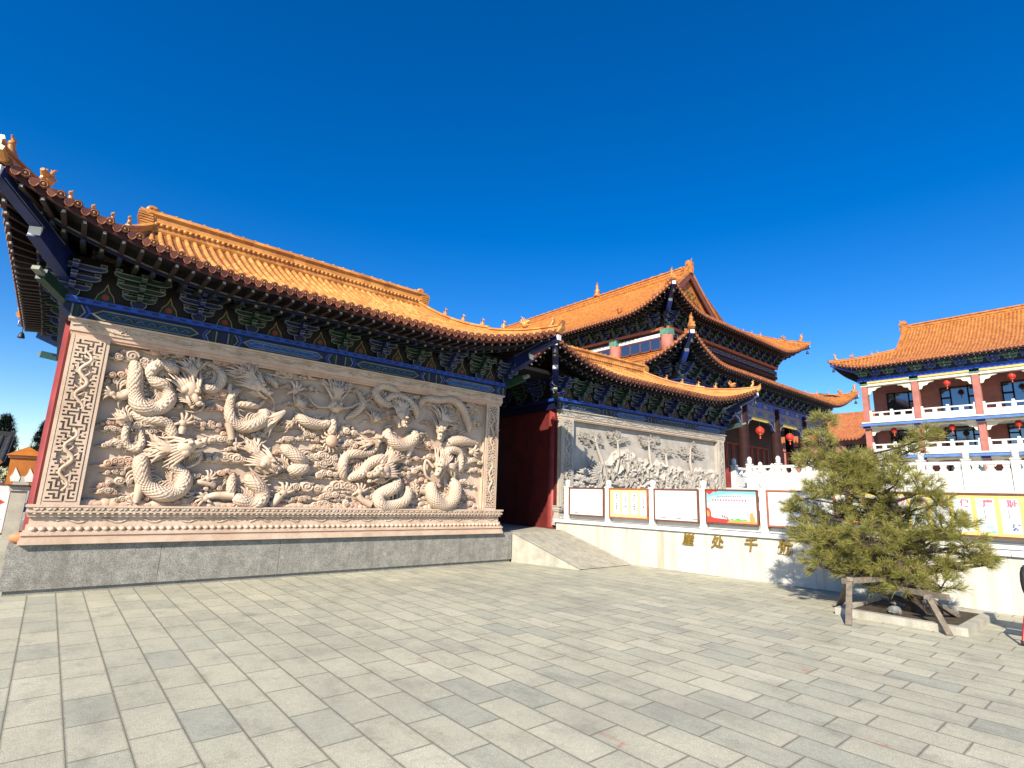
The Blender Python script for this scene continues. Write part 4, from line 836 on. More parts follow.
for ch,x in zip('崖处千航新',(4.0,4.69,5.42,6.11,6.81)):
    b=MB(); text_mesh(b,ch,.29,'gold',(x,-.0,.72),(1,0,.09*((int(x*7)%3)-1)),(0,0,1),.014,'CENTER',.006,.16); b.build('gilt_character',t)
def board(x0,x1,z0,z1,label,frame,fill,draw,name='notice_board'):
    n=thing(name,label,'notice board',LW,LR,'notice boards on the low wall'); y=.015
    b=MB(); w=.032
    b.box(x0,x1,y,y+.06,z1-w,z1,frame); b.box(x0,x1,y,y+.06,z0,z0+w,frame); b.box(x0,x0+w,y,y+.06,z0+w,z1-w,frame); b.box(x1-w,x1,y,y+.06,z0+w,z1-w,frame); b.build('frame',n)
    b=MB(); b.box(x0+w,x1-w,y+.02,y+.05,z0+w,z1-w,fill); draw(b,x0+w,x1-w,z0+w,z1-w,y+.02); b.build('printed_panel',n)
def dash(b,x,z,w,h,y,mat): b.box(x-w/2,x+w/2,y-.003,y,z-h/2,z+h/2,mat)
def d_plain(b,x0,x1,z0,z1,y):
    for k in range(3): dash(b,x0+.22+k*.4,z0+.05,.12,.014,y,'ink_dark'); dash(b,x0+.34+k*.4,z0+.045,.05,.01,y,'ink_grey')
    for k in range(3):
        b.box(x0+.07+k*.36,x0+.36+k*.36,y-.002,y,z0+.16,z1-.06,'paper_ice')
        for r_ in range(9): dash(b,x0+.215+k*.36+random.uniform(-.02,.02),z1-.14-r_*.045,random.uniform(.12,.22),.006,y-.002,'ink_cyan')
def d_columns(b,x0,x1,z0,z1,y):
    for k in range(4):
        a=x0+.11+k*.26; b.box(a,a+.19,y-.002,y,z0+.07,z1-.08,'paper_white')
        for r_ in range(7):
            if r_ in (1,2,5) or k%2==r_%2: dash(b,a+.10+random.uniform(-.01,.01),z1-.15-r_*.055,.035,.035,y-.002,'ink_grey' if r_ not in (0,5,6) else 'ink_dark')
        for r_ in range(6): dash(b,a+.06,z1-.2-r_*.045,.010,.03,y-.002,'ink_grey')
def d_poster(b,x0,x1,z0,z1,y):
    W=x1-x0;H=z1-z0; P=lambda pts:[(x0+u*W,z0+v*H) for u,v in pts]
    b.prism(P([(0,.62),(.12,.6),(.3,.78),(.6,.86),(1,.80),(1,1),(0,1)]),y-.002,y,'ink_cyan'); b.prism(P([(.0,.78),(.2,.86),(.55,.93),(1,.9),(1,1),(0,1)]),y-.0035,y,'ink_sky')
    b.prism(P([(0,1),(0,.93),(.06,.86),(.12,.93),(.16,.97),(.2,.94),(.25,1)]),y-.006,y,'ink_red')
    b.prism(P([(0,.45),(.05,.42),(.085,.3),(.08,.18),(.14,.13),(.45,.10),(.5,0),(0,0)]),y-.005,y,'ink_red'); b.prism(P([(0,.36),(.035,.34),(.055,.25),(.04,.16),(0,.18)]),y-.008,y,'ink_orange')
    b.prism(P([(.4,0),(1,0),(1,.06),(.7,.08),(.45,.07)]),y-.007,y,'ink_orange'); b.prism(P([(.44,.07),(.5,.13),(.56,.1),(.63,.15),(.7,.1),(.78,.12),(.84,.07)]),y-.0085,y,'ink_green')
    for q,s_ in ((.90,1),(.93,.7)): b.prism(P([(q-.035*s_,.04),(q+.035*s_,.04),(q+.04*s_,.2*s_),(q+.02*s_,.34*s_),(q-.02*s_,.34*s_),(q-.045*s_,.2*s_)]),y-.009-.002*s_,y,'ink_orange')
    for i in range(11): dash(b,x0+(.24+.045*i)*W,z1-.15*H*1.2,.03,random.uniform(.02,.035),y-.004,'ink_pink' if i%2 else 'ink_grey')
    for i in range(13): dash(b,x0+(.13+.055*i)*W,z1-.30*H,.034,random.uniform(.025,.045),y-.003,'ink_pink')
    for r_,n in ((.42,5),(.47,16),(.53,14),(.58,15),(.63,12)):
        for i in range(n): dash(b,x0+(.5+(i-n/2)*.033)*W,z1-r_*H,.016,.011,y-.003,'ink_grey')
    for i in range(4): dash(b,x0+(.32+.035*i)*W,z0+(.2-.02*i)*H,.022,.05,y-.003,'ink_dark')
def d_white(b,x0,x1,z0,z1,y):
    for k in range(3): dash(b,x0+.25+k*.4,z0+.06,.13,.014,y,'ink_grey')
    for r_ in range(6): dash(b,x0+.62,z1-.13-r_*.06,random.uniform(.5,.9),.006,y,'paper_ice')
    b.prism([(x1-.35,z1-.06),(x1-.02,z1-.05),(x1-.02,z1-.16),(x1-.2,z1-.12)],y-.003,y,'ink_blue')
def d_lotus(b,x0,x1,z0,z1,y):
    chars='礼义勤诚信公正和善孝俭仪廉耻明德清'; k=0; a=x0+.07
    while a+.26<x1:
        b.box(a,a+.235,y-.002,y,z0+.045,z1-.06,'paper_white'); b.box(a+.008,a+.06,y-.003,y-.002,z0+.06,z1-.08,'paper_ice')
        # 仪 廉 耻 stand on the three panels clear of the tree
        i=round((a+.117-9.13)/.30); ch={0:'仪',1:'廉',2:'耻'}.get(i,chars[k%len(chars)])
        text_mesh(b,ch,.135,'ink_pink',(a+.155,y-.004,z1-.15),(1,0,0),(0,0,1),0,'CENTER',.004)
        for r_ in range(7): dash(b,a+.10,z1-.25-r_*.022,.010,.014,y-.002,'ink_dark')
        if i%3==0:
            b.prism([(a+.15+.055*math.cos(q*.63),z0+.16+.038*math.sin(q*.63)) for q in range(10)],y-.005,y,'ink_green'); b.box(a+.148,a+.153,y-.004,y,z0+.06,z0+.13,'ink_green'); dash(b,a+.16,z0+.24,.05,.03,y-.002,'ink_pink')
        elif i%3==1:
            b.prism([(a+.15+.05*math.cos(q*.63),z0+.14+.03*math.sin(q*.63)) for q in range(10)],y-.004,y,'ink_cyan'); b.prism([(a+.1,z0+.05),(a+.23,z0+.05),(a+.2,z0+.09),(a+.15,z0+.07)],y-.004,y,'ink_sky')
        else:
            for q in range(7): dash(b,a+.12+random.uniform(0,.09),z0+.08+random.uniform(0,.13),.025,.025,y-.003,'ink_blue')
        b.tube([(a+.02,y-.004,z1-.08),(a+.04,y-.004,z1-.07)],.004,'ink_dark',4)
        a+=.30; k+=1
board(.46,1.635,1.11,1.875,'pale blue notice board in a dark frame, farthest along the low wall','frame_brown','paper_white',d_plain)
board(1.80,2.955,1.11,1.875,'cream notice board with four white strips of handwriting','frame_rust','paper_cream',d_columns)
board(3.12,4.275,1.11,1.88,'nearly blank white notice board between the cream board and the red and blue poster','frame_brown','paper_white',d_plain)
board(4.445,5.62,1.13,1.89,'colourful poster board with sky blue top, red ribbons and pink lettering','frame_brown','paper_white',d_poster)
board(5.80,7.09,1.13,1.89,'white notice board in a rusty red frame, its end hidden by the pine','frame_rust','paper_white',d_white)
board(7.3,12.8,1.17,1.90,'long yellow notice board with lotus panels and pink characters behind the pine','frame_brown','paper_yellow',d_lotus)
# ---------------------------------------------------------------- terraces and balustrades
b=MB(); b.box(12.75,21.55,-30,10.4,-.1,.99,'granite'); tag(b.build('lower_terrace_ground'),kind='structure')
b=MB(); b.box(21.6,140,-70,90,-.1,2.12,'white_marble'); b.box(21.52,140,-70,90,2.121,2.2,'white_marble'); tag(b.build('upper_terrace_ground'),kind='structure')
def balustrade(name,label,loc,rotz,n,sp):
    t=thing(name,label,'balustrade',loc,rotz,'white marble balustrades on the upper terrace')
    for i in range(n+1):
        b=MB(); w=.2; x=i*sp; b.box(x-w/2,x+w/2,-w/2,w/2,0,.98,'white_marble'); b.box(x-w*.6,x+w*.6,-w*.6,w*.6,.93,.965,'white_marble'); b.lathe([(w*.3,.98),(w*.5,1.02),(w*.42,1.1),(w*.5,1.16),(w*.3,1.24),(w*.05,1.27)],(x,0,0),'white_marble',10); b.build('post',t)
    for i in range(n):
        x=i*sp; b=MB(); b.box(x+.1,x+sp-.1,-.06,.06,.02,.60,'white_marble'); b.ring([(x+.16,.08),(x+sp-.16,.08),(x+sp-.16,.54),(x+.16,.54)],.03,-.075,-.06,'white_marble')
        for q in (.12,.5,.88):
            c=x+.1+(sp-.2)*q; b.prism([(c-.12,.60),(c+.12,.60),(c+.06,.70),(c+.10,.80),(c-.10,.80),(c-.06,.70)],-.05,.05,'white_marble')
        b.box(x+.1,x+sp-.1,-.07,.07,.80,.90,'white_marble'); b.build('panel',t)
    return t
balustrade('balustrade','white marble balustrade along the terrace edge behind the notice boards',(21.75,10.6,2.2),R(-90),22,1.15)
balustrade('balustrade','white marble balustrade running back towards the temple hall steps',(22.2,11.5,2.2),R(0),13,1.2)
# ---------------------------------------------------------------- great hall (two-tier hip and gable)
HO=Vector((29.0,18.0,2.2)); OFF=-HO
hall=thing('temple_hall','large two tiered orange roofed temple hall behind the screen walls','temple hall',HO)
def hb(mb,name,p=hall): return mb.build(name,p,OFF if p is hall else None)
b=MB(); b.box(31.9,48.7,20.9,58,2.2,15.6,'shaded_red_wood'); b.box(30.2,50.4,20.0,59,2.21,2.6,'white_marble'); hb(b,'wall')
cols=[29.1,32.0,36.7,41.8,46.8,51.4]; ycols=[18.2,21.2]+[25.5+4.6*i for i in range(8)]
ring_=[(x,18.2) for x in cols]+[(29.1,y) for y in ycols[1:]]+[(51.4,y) for y in ycols[1:4]]
for x,y in ring_:
    b=MB(); b.lathe([(.5,2.2),(.5,2.5),(.36,2.55),(.34,8.7)],(x,y,0),'shaded_red_wood',16); hb(b,'column')
b=MB()
for z0,z1,m1,m2 in ((7.75,8.35,'faded_blue','line_paint'),(8.40,8.95,'faded_blue','bright_blue')):
    b.box(29.0,51.5,18.06,18.34,z0,z1,m1); b.box(28.96,29.24,18.3,58,z0,z1,m1); b.box(51.26,51.54,18.3,40,z0,z1,m1)
    for i in range(24):
        x=29.4+i*.93; b.ring([(x,z0+.08),(x+.75,z0+.08),(x+.86,(z0+z1)/2),(x+.75,z1-.08),(x,z1-.08),(x-.1,(z0+z1)/2)],.06,18.03,18.06,m2); b.prism([(x+.15,z0+.16),(x+.6,z0+.16),(x+.6,z1-.16),(x+.15,z1-.16)],18.04,18.06,'line_paint' if i%2 else 'bright_blue')
    for i in range(40): y=18.6+i*.98; b.ring([(y,z0+.08),(y+.75,z0+.08),(y+.75,z1-.08),(y,z1-.08)],.06,28.93,28.96,m2,'yz')
b.box(28.8,51.7,17.9,18.5,8.97,9.06,'blue_paint'); b.box(28.8,29.4,18.5,58,8.97,9.06,'blue_paint')
b.box(29.0,51.5,18.05,18.08,8.355,8.395,'frame_rust')
hb(b,'painted_beam')
for i,(a,e) in enumerate(zip(cols,cols[1:])):   # brackets under the beam: yellow edged curved braces
    b=MB()
    for x,sg in ((a,1),(e,-1)): b.prism([(x+sg*.3,7.75),(x+sg*1.25,7.75),(x+sg*1.15,7.5),(x+sg*.75,7.35),(x+sg*.55,7.05),(x+sg*.3,6.9)],18.1,18.3,'blue_paint'); b.ring([(x+sg*.3,7.75),(x+sg*1.25,7.75),(x+sg*1.15,7.5),(x+sg*.75,7.35),(x+sg*.55,7.05),(x+sg*.3,6.9)],.06,18.07,18.1,'line_paint')
    b.box(a+1.25,e-1.25,18.12,18.28,7.55,7.75,'yellow_paint'); hb(b,'brace')
b=MB()
for i,(a,e) in enumerate(zip(cols,cols[1:])):
    for q in range(4):
        x=a+.5+(e-a-1)*q/4; w=(e-a-1)/4; b.ring([(x+.05,2.7),(x+w-.05,2.7),(x+w-.05,6.2),(x+.05,6.2)],.1,20.84,20.9,'red_paint'); b.box(x+.2,x+w-.2,20.86,20.9,2.8,3.9,'red_paint')
hb(b,'lattice_doors')
# lower roof
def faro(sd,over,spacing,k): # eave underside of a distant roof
    b=MB(); soffit(b,sd,over,'soffit',.16,30); rafters(b,sd,over*.85,spacing,k,'shaded_rafter_red','shaded_rafter_green','line_paint'); return b
kw=dict(ze=9.98,zr=11.75,L=1.45,Rr=4.5,out=.35,curve=.75); X0,X1,Y0,Y1=27.2,53.3,16.35,60.
LF=Side((X0,Y0),(1,0),(0,1),X1-X0,4.6,4.6,4.6,**kw); LL=Side((X0,Y1),(0,-1),(1,0),Y1-Y0,4.6,4.6,4.6,**kw); LRt=Side((X1,Y0),(0,1),(-1,0),Y1-Y0,4.6,4.6,4.6,**kw)
b=MB()
for sd in (LF,LL,LRt): slope(b,sd,.25,.085,.35,'tile_far','tile_pan',1)
lroof=hb(b,'lower_roof')
for sd in (LF,LL,LRt): faro(sd,2.2,.36,.10).build('eave_rafters',lroof)
hip_ridge(lroof,LF,'a',.42,.15,'tile_far','tile_far',.97,4,.5,.36,.6); hip_ridge(lroof,LF,'b',.42,.15,'tile_far','tile_far',.97,4,.5,.36,.6)
b=MB(); b.sweep([(31.7+17.2*i/6,20.85,11.6) for i in range(7)],RIDGE(.16,.4),'tile_far'); b.sweep([(31.75,20.9+37*i/6,11.6) for i in range(7)],RIDGE(.16,.4),'tile_far'); recalc(b.build('girdle_ridge',lroof))
# upper wall zone : columns, window band, beams
b=MB()
b.box(31.8,48.8,20.78,20.88,13.0,13.35,'blue_paint'); b.box(31.8,48.8,20.76,20.9,12.62,12.9,'shaded_red_wood'); b.box(31.7,31.86,21.2,58,13.05,13.3,'white_paint'); b.box(31.68,31.9,21.2,58,13.55,13.75,'frame_rust'); b.box(31.7,48.9,20.7,20.9,13.55,13.75,'frame_rust')
for i in range(18): x=32.2+i*.93; b.ring([(x,13.05),(x+.7,13.05),(x+.7,13.3),(x,13.3)],.05,20.74,20.78,'line_paint')
hb(b,'painted_beam')
for y in [20.9+4.6*i for i in range(7)]:
    b=MB(); b.lathe([(.42,11.4),(.42,13.05)],(31.75,y,0),'pink_paint',14); b.box(31.4,32.1,y-.36,y+.36,13.05,13.5,'light_green'); hb(b,'column')
for y in [20.9+4.6*i for i in range(5)]:
    w=MB(); w.box(31.74,31.86,y+.5,y+4.1,12.1,13.05,'black'); w.ring([(y+.5,12.1),(y+4.1,12.1),(y+4.1,13.05),(y+.5,13.05)],.09,31.70,31.74,'frame_brown','yz')
    for q in (1,2,3): w.box(31.70,31.74,y+.5+.9*q-.04,y+.5+.9*q+.04,12.1,13.05,'frame_brown')
    f=hb(w,'window'); w=MB(); w.box(31.722,31.735,y+.6,y+4.0,12.18,12.97,'glass'); w.build('pane',f)
# upper roof
kw=dict(ze=14.72,zr=21.55,L=1.35,Rr=4.5,out=.35,curve=.55); X0,X1,Y0,Y1=29.95,51.05,19.2,62.; HD=(X1-X0)/2; GD=4.9/HD
UL=Side((X0,Y1),(0,-1),(1,0),Y1-Y0,HD,HD,HD,**kw); UR=Side((X1,Y0),(0,1),(-1,0),Y1-Y0,HD,HD,HD,**kw); UF=Side((X0,Y0),(1,0),(0,1),X1-X0,HD,HD,HD,dmax=GD,**kw)
for sd in (UL,UR):
    sd.top=lambda q,sd=sd:(max(0,min(q,sd.l-q))/HD if min(q,sd.l-q)<4.9 else 1.)
b=MB(); slope(b,UL,.25,.085,.35,'tile_far','tile_pan',1); slope(b,UR,.36,.10,.35,'tile_far','tile_pan',1); slope(b,UF,.25,.085,.35,'tile_far','tile_pan',1)
uroof=hb(b,'upper_roof')
for sd in (UL,UF,UR): faro(sd,2.2,.36,.10).build('eave_rafters',uroof)
hip_ridge(uroof,UF,'a',.42,.15,'tile_far','tile_far',GD,4,GD*.7,.36,.6,True,GD*.3,GD*.9); hip_ridge(uroof,UF,'b',.42,.15,'tile_far','tile_far',GD,4,GD*.7,.36,.6,True,GD*.3,GD*.9)
gy=Y0+4.9
pf=[(X0+HD*d,UL.z(d)) for d in [GD+(1-GD)*i/10 for i in range(11)]]; pr=[(X1-(x-X0),z) for x,z in pf]
b=MB(); b.add([(x,gy+.35,z-.1) for x,z in pf]+[(x,gy+.35,z-.1) for x,z in pr[::-1][1:]],[tuple(range(21))],'tile_dull')
for k in range(7):
    b.tube([(40.5+math.cos(a*.7)*(.5+.35*k%2),gy+.30,19.1+math.sin(a*.7+k)*.7) for a in range(8)],.05,'gold',4)
b.build('gable',uroof)
for P_ in (pf,pr):
    b=MB(); b.sweep([(x,gy-.02,z-.32) for x,z in P_],[(0,-.28),(.12,-.28),(.12,.28),(0,.28)],'frame_brown',(0,1,0)); recalc(b.build('bargeboard',uroof))
    b=MB(); b.sweep([(x,gy+.1,z+.02) for x,z in P_],[(-.16,0),(.2,0),(.2,.3),(-.16,.3)],'tile_far',(0,1,0)); recalc(b.build('verge_ridge',uroof))
b=MB(); b.sweep([(40.5,gy+.2+(Y1-10-gy)*i/10,21.45) for i in range(11)],RIDGE(.22,.72),'tile_far')
for i in range(28): b.ell((40.5,gy+1+i*1.0,22.2),(.12,.3,.1),'tile_far',6,4)
recalc(b.build('main_ridge',uroof))
b=MB(); chiwen(b,(40.5,gy+.3,21.4),1.15,(0,1),'tile_far',.16); recalc(b.build('ridge_end',uroof))
for y in (gy+10.8,): 
    b=MB(); b.lathe([(.35,22.1),(.4,22.3),(.2,22.5),(.3,22.75),(.12,23.0),(.18,23.2),(.03,23.7)],(40.5,y,0),'tile_far',10); b.build('ridge_finial',uroof)
b=MB(); dragon_head_ornament(b,UL.P(UL.l-7.5,.36)+Vector((0,0,.1)),.6,(-1,0),'tile_dull'); b.build('ridge_dragon',uroof)
# bracket sets of both tiers share one mesh per colour
hs=[bracket_mesh('blue_paint','green_paint',1.62),bracket_mesh('green_paint','blue_paint',1.62)]; us=[False,False]
def place_br(x,y,z,rz,i):
    s_=hs[i%2]
    o=s_ if not us[i%2] else s_.copy()
    if us[i%2]: COL.objects.link(o)
    us[i%2]=True; o.parent=hall; o.location=Vector((x,y,z))+OFF; o.rotation_euler[2]=rz
for i in range(21): place_br(29.1+22.3*i/20,18.2,9.06,0,i)
for i in range(18): place_br(29.1,19.3+1.15*i,9.06,R(-90),i)
for i in range(16): place_br(31.9+16.8*i/15,20.85,13.75,0,i)
for i in range(24): place_br(31.8,21.9+1.15*i,13.75,R(-90),i)
b=MB(); b.box(29.05,51.4,18.22,18.3,9.06,10.8,'shaded_red_wood'); b.box(29.12,29.2,18.3,58,9.06,10.8,'shaded_red_wood'); b.box(31.84,31.9,20.9,58,13.75,15.4,'shaded_red_wood'); hb(b,'bracket_board')
for sd,wc in ((LF,Vector((29.1,18.2,10.3))),(UF,Vector((31.8,20.9,15.0)))):
    for end in 'ab':
        tip=sd.P(0 if end=='a' else sd.l,0); c=wc.copy()
        if end=='b': c.x=80.5-wc.x if sd is LF else 80.6-wc.x
        dd=tip-c; hd=Vector((dd.x,dd.y,0)).normalized(); e=tip-Vector((0,0,.25)); m_=c.lerp(e,.5)-Vector((0,0,.2))
        b=MB(); b.bar(c,e,.26,.3,'blue_paint'); b.bar(c-Vector((0,0,.4)),m_,.28,.34,'bright_blue'); b.bar(e-hd*.1,e+hd*.04,.22,.22,'white_paint'); b.bar(m_,m_+hd*.06,.26,.3,'white_paint'); hb(b,'corner_beam')
        b=MB(); b.lathe([(.13,0),(.12,.05),(.09,.18),(.05,.25),(.012,.27),(.012,.5)],e-hd*.2-Vector((0,0,.62)),'iron',8); hb(b,'wind_bell')
# red lanterns : one mesh thing with body, caps and tassel as parts
def lantern(loc,s,label,group):
    t=thing('red_lantern',label,'lantern',loc,0,group)
    b=MB(); b.lathe([(.28,-.42),(.42,-.3),(.5,-.1),(.5,.1),(.42,.3),(.28,.42)],(0,0,0),'lantern_red',16)
    for k in range(12): a=k*math.pi/6; b.tube([(math.cos(a)*r_,math.sin(a)*r_,z) for r_,z in ((.29,-.42),(.43,-.3),(.51,-.1),(.51,.1),(.43,.3),(.29,.42))],.012,'ink_red',4)
    b.build('shade',t); b=MB(); b.lathe([(.2,.42),(.28,.44),(.28,.52),(.2,.54)],(0,0,0),'gold',12); b.build('cap',t); b=MB(); b.lathe([(.2,-.54),(.28,-.52),(.28,-.44),(.2,-.42)],(0,0,0),'gold',12); b.build('collar',t); b=MB(); b.tube([(0,0,.5),(0,0,1.25)],.02,'iron',4); b.build('cord',t)
    b=MB(); b.lathe([(.03,-.54),(.07,-.62),(.09,-1.0),(.1,-1.05)],(0,0,0),'ink_red',8); b.build('tassel',t)
    t.scale=(s,s,s); return t
for p,l in (((33.38,17.9,6.75),'red lantern on the temple hall porch nearest the pine relief wall'),((38.58,17.9,6.75),'middle of three red lanterns under the temple hall beams'),((43.56,17.9,6.75),'red lantern on the temple hall porch nearest the pine tree')):
    lantern(p,.55,l,'red lanterns under the hall porch')
# ---------------------------------------------------------------- gallery building on the right
BO=Vector((60,8,2.2)); OFF2=-BO
rb=thing('gallery_building','three storey pink columned building with white balconies and orange roof','gallery building',BO)
def rbb(mb,name,p=rb): return mb.build(name,p,OFF2 if p is rb else None)
yc=[17.2,13.1,8.75,4.4,.05,-4.3,-8.65,-13.,-17.35]; FL=[3.4,6.55,9.66]; HT=[6.05,9.15,13.2]
b=MB(); b.box(63,73,-18,17.4,2.2,15.4,'pink_paint'); b.box(60,63,17.0,17.3,2.2,3.4,'pink_paint'); rbb(b,'wall')
b=MB(); b.box(59.4,63,-18,17.6,2.21,3.4,'white_marble'); rbb(b,'base')
for y in yc:
    b=MB(); b.box(59.72,60.28,y-.24,y+.24,3.4,13.6,'pink_paint'); rbb(b,'column')
for f in FL[1:]:
    b=MB(); b.box(59.75,63,-18,17.5,f-.5,f,'white_paint'); b.box(59.45,59.75,-18,17.6,f-.12,f-.0,'white_paint'); b.add([(59.2,-18,f-.34),(59.2,17.7,f-.34),(59.62,17.7,f-.10),(59.62,-18,f-.10)],[(0,3,2,1)],'rail_blue'); b.box(59.2,59.62,-18,17.7,f-.42,f-.345,'rail_blue')
    b.box(59.5,59.74,-18,17.5,f-.62,f-.43,'cream'); 
    for y,e in zip(yc,yc[1:]): b.box(59.46,59.5,e+.9,y-.9,f-.56,f-.48,'yellow_paint'); b.box(59.40,59.5,y-.3,y+.3,f-.62,f-.42,'blue_paint')
    rbb(b,'balcony_slab')
b=MB(); b.box(59.7,60.3,-18,17.5,13.2,13.62,'cream'); b.box(59.6,59.7,-18,17.5,13.45,13.62,'yellow_paint'); b.box(59.6,60.4,-18,17.7,13.625,14.0,'bright_blue'); b.box(59.75,60.4,-18,17.6,14.0,15.5,'deep_blue')
for y in yc: b.box(59.6,60.4,y-.34,y+.34,13.35,13.7,'light_green')
rbb(b,'painted_beam')
for fi,f in enumerate(FL):
    for y,e in zip(yc,yc[1:]):
        b=MB(); a0,a1=e+.29,y-.29; L_=a1-a0; b.box(59.86,60.0,a0,a1,f+.02,f+.55,'white_paint'); b.box(59.84,60.02,a0,a1,f+.86,f+.98,'white_paint')
        for q in (0,.25,.5,.75,1.): b.box(59.87,59.99,a0+L_*q-.16,a0+L_*q+.16,f+.55,f+.86,'white_paint')
        for q in (0,.5,1.): b.box(59.82,60.04,a0+L_*q-.1,a0+L_*q+.1,f+.02,f+1.15,'white_paint')
        rbb(b,'balcony_rail')
        zt=HT[fi]
        for yy,sg in ((e+.28,1),(y-.28,-1)):
            b=MB()
            pl=[(yy,zt),(yy+sg*1.15,zt),(yy+sg*1.1,zt-.16),(yy+sg*.75,zt-.22),(yy+sg*.6,zt-.42),(yy+sg*.3,zt-.48),(yy+sg*.18,zt-.75),(yy,zt-.8)]; b.prism(pl,59.9,60.05,'cream','yz'); rbb(b,'corner_brace')
for fi,f in enumerate(FL):
    for k,(y,e) in enumerate(zip(yc,yc[1:])):
        a0,a1=(e+.6,y-1.0) if k==0 else (e+.35,e+3.15); z0,z1=f+.35,(5.7,9.1,12.85)[fi]
        b=MB(); b.box(62.9,63.0,a0,a1,z0,z1,'black'); b.ring([(a0,z0),(a1,z0),(a1,z1),(a0,z1)],.1,62.84,62.9,'black','yz'); w=(a1-a0)
        for q in (.27,.73): b.box(62.84,62.9,a0+w*q-.06,a0+w*q+.06,z0,z1,'black')
        for u0,u1 in ((0,.27),(.73,1)): b.box(62.84,62.9,a0+w*u0,a0+w*u1,z0+(z1-z0)*.62,z0+(z1-z0)*.68,'black')
        w_=rbb(b,'window'); b=MB(); b.box(62.87,62.895,a0+.08,a1-.08,z0+.08,z1-.08,'glass'); b.build('pane',w_)
kw=dict(ze=14.95,zr=19.7,L=.75,Rr=3.2,out=.3,curve=.50); X0,X1,Y0,Y1=58.3,73.7,-19.6,19.2; RD=7.0
GI=4.6; GD2=.42; IA=GI/GD2
RL=Side((X0,Y1),(0,-1),(1,0),Y1-Y0,RD,IA,IA,**kw); RN=Side((X1,Y1),(-1,0),(0,-1),X1-X0,IA,RD,RD,dmax=GD2,**kw)
RL.top=lambda q:(max(0,min(q,RL.l-q))/IA if min(q,RL.l-q)<GI else 1.)
b=MB(); slope(b,RL,.27,.095,.4,'tile_far','tile_pan',1); slope(b,RN,.33,.11,.4,'tile_far','tile_pan',1); b.add([(X1,Y0,14.9),(X1,Y1,14.9),(66.7,Y1-GI,19.6),(66.7,Y0,19.6)],[(0,1,2,3)],'tile_pan'); b.add([(65.2,Y1-GI,19.65),(66.8,Y1-GI,19.65),(66.8,Y0+5.3,19.65),(65.2,Y0+5.3,19.65)],[(0,1,2,3)],'tile_pan')
rroof=rbb(b,'roof')
faro(RL,1.5,.4,.11).build('eave_rafters',rroof); faro(RN,1.5,.4,.11).build('eave_rafters',rroof)
b=MB(); b.sweep([(65.6,Y1-GI-28*i/6,19.55) for i in range(7)],RIDGE(.22,.75),'tile_far'); recalc(b.build('main_ridge',rroof))
b=MB(); chiwen(b,(65.6,Y1-GI-.1,19.5),1.2,(0,-1),'tile_far',.16); recalc(b.build('ridge_end',rroof))
hip_ridge(rroof,RL,'a',.38,.15,'tile_far','tile_far',GD2,2,GD2*.7,.36,.5,True,GD2*.35,GD2*.75)
pf=[(X0+RD*d,RL.z(d)) for d in [GD2+(1-GD2)*i/10 for i in range(11)]]; pr=[(130.9-x,z) for x,z in pf]
b=MB(); b.add([(x,Y1-GI-.3,z-.1) for x,z in pf]+[(x,Y1-GI-.3,z-.1) for x,z in pr[::-1]],[tuple(range(22))],'tile_dull'); b.build('gable',rroof)
b=MB(); b.sweep([(x,Y1-GI-.05,z+.02) for x,z in pf],[(-.2,0),(.2,0),(.2,.32),(-.2,.32)],'tile_far',(0,1,0)); recalc(b.build('verge_ridge',rroof))
gs=[bracket_mesh('light_green','blue_paint',1.5),bracket_mesh('bright_blue','green_paint',1.5)]
for i in range(30):
    o=gs[i%2] if i<2 else gs[i%2].copy()
    if i>=2: COL.objects.link(o)
    o.parent=rb; o.location=Vector((59.75,17.2-1.09*i,14.0))+OFF2; o.rotation_euler[2]=R(-90)
tip=RL.P(0,0); b=MB(); c=Vector((59.7,17.5,14.7)); b.bar(c,tip-Vector((-.1,.1,.25)),.26,.3,'bright_blue'); rbb(b,'corner_beam')
b=MB(); b.lathe([(.16,0),(.14,.06),(.1,.22),(.05,.3),(.015,.32),(.015,.6)],tip+Vector((.25,-.25,-.95)),'iron',8); rbb(b,'wind_bell')
names={0:'ground floor',1:'middle floor',2:'top floor'}
for fi,yl in ((2,(10.8,6.47)),(1,(15.17,10.84,6.5)),(0,(10.87,6.4))):
    for k,y in enumerate(yl):
        lantern((60.1,y,(5.6,8.78,12.75)[fi]),.5,'red lantern on the gallery %s, %s'%(names[fi],{15.17:'in the bay beside its left end',10.8:'in the second bay from its left end',10.84:'in the second bay from its left end',10.87:'in the leftmost bay seen past the pine',6.47:'in the third bay from its left end',6.5:'in the third bay from its left end',6.4:'behind the balustrade post at far right'}[y]),'red lanterns hung on the pink gallery')
# far brown roofed building
fb=thing('side_hall','plain brown tiled hall glimpsed between the temple and the pink gallery','building',(84,28,0))
b=MB(); b.box(-6,6,-9,12,0,10.2,'pink_paint')
for i in range(6): b.box(-6.06,-6,-8.5+i*3.4,-6.2+i*3.4,7.6,9.4,'black')
b.build('wall',fb)
kw=dict(ze=10.1,zr=14.2,L=0,Rr=1,out=0,curve=.8); s_=Side((-7,13),(0,-1),(1,0),23,7,0,0,**kw); s2=Side((7,-10),(0,1),(-1,0),23,7,0,0,**kw)
b=MB(); slope(b,s_,.4,.11,.4,'tile_dull','tile_dull',1); slope(b,s2,.4,.11,.4,'tile_dull','tile_dull',1); b.box(-.2,.2,-10,13,14.1,14.5,'tile_dull'); b.build('roof',fb)
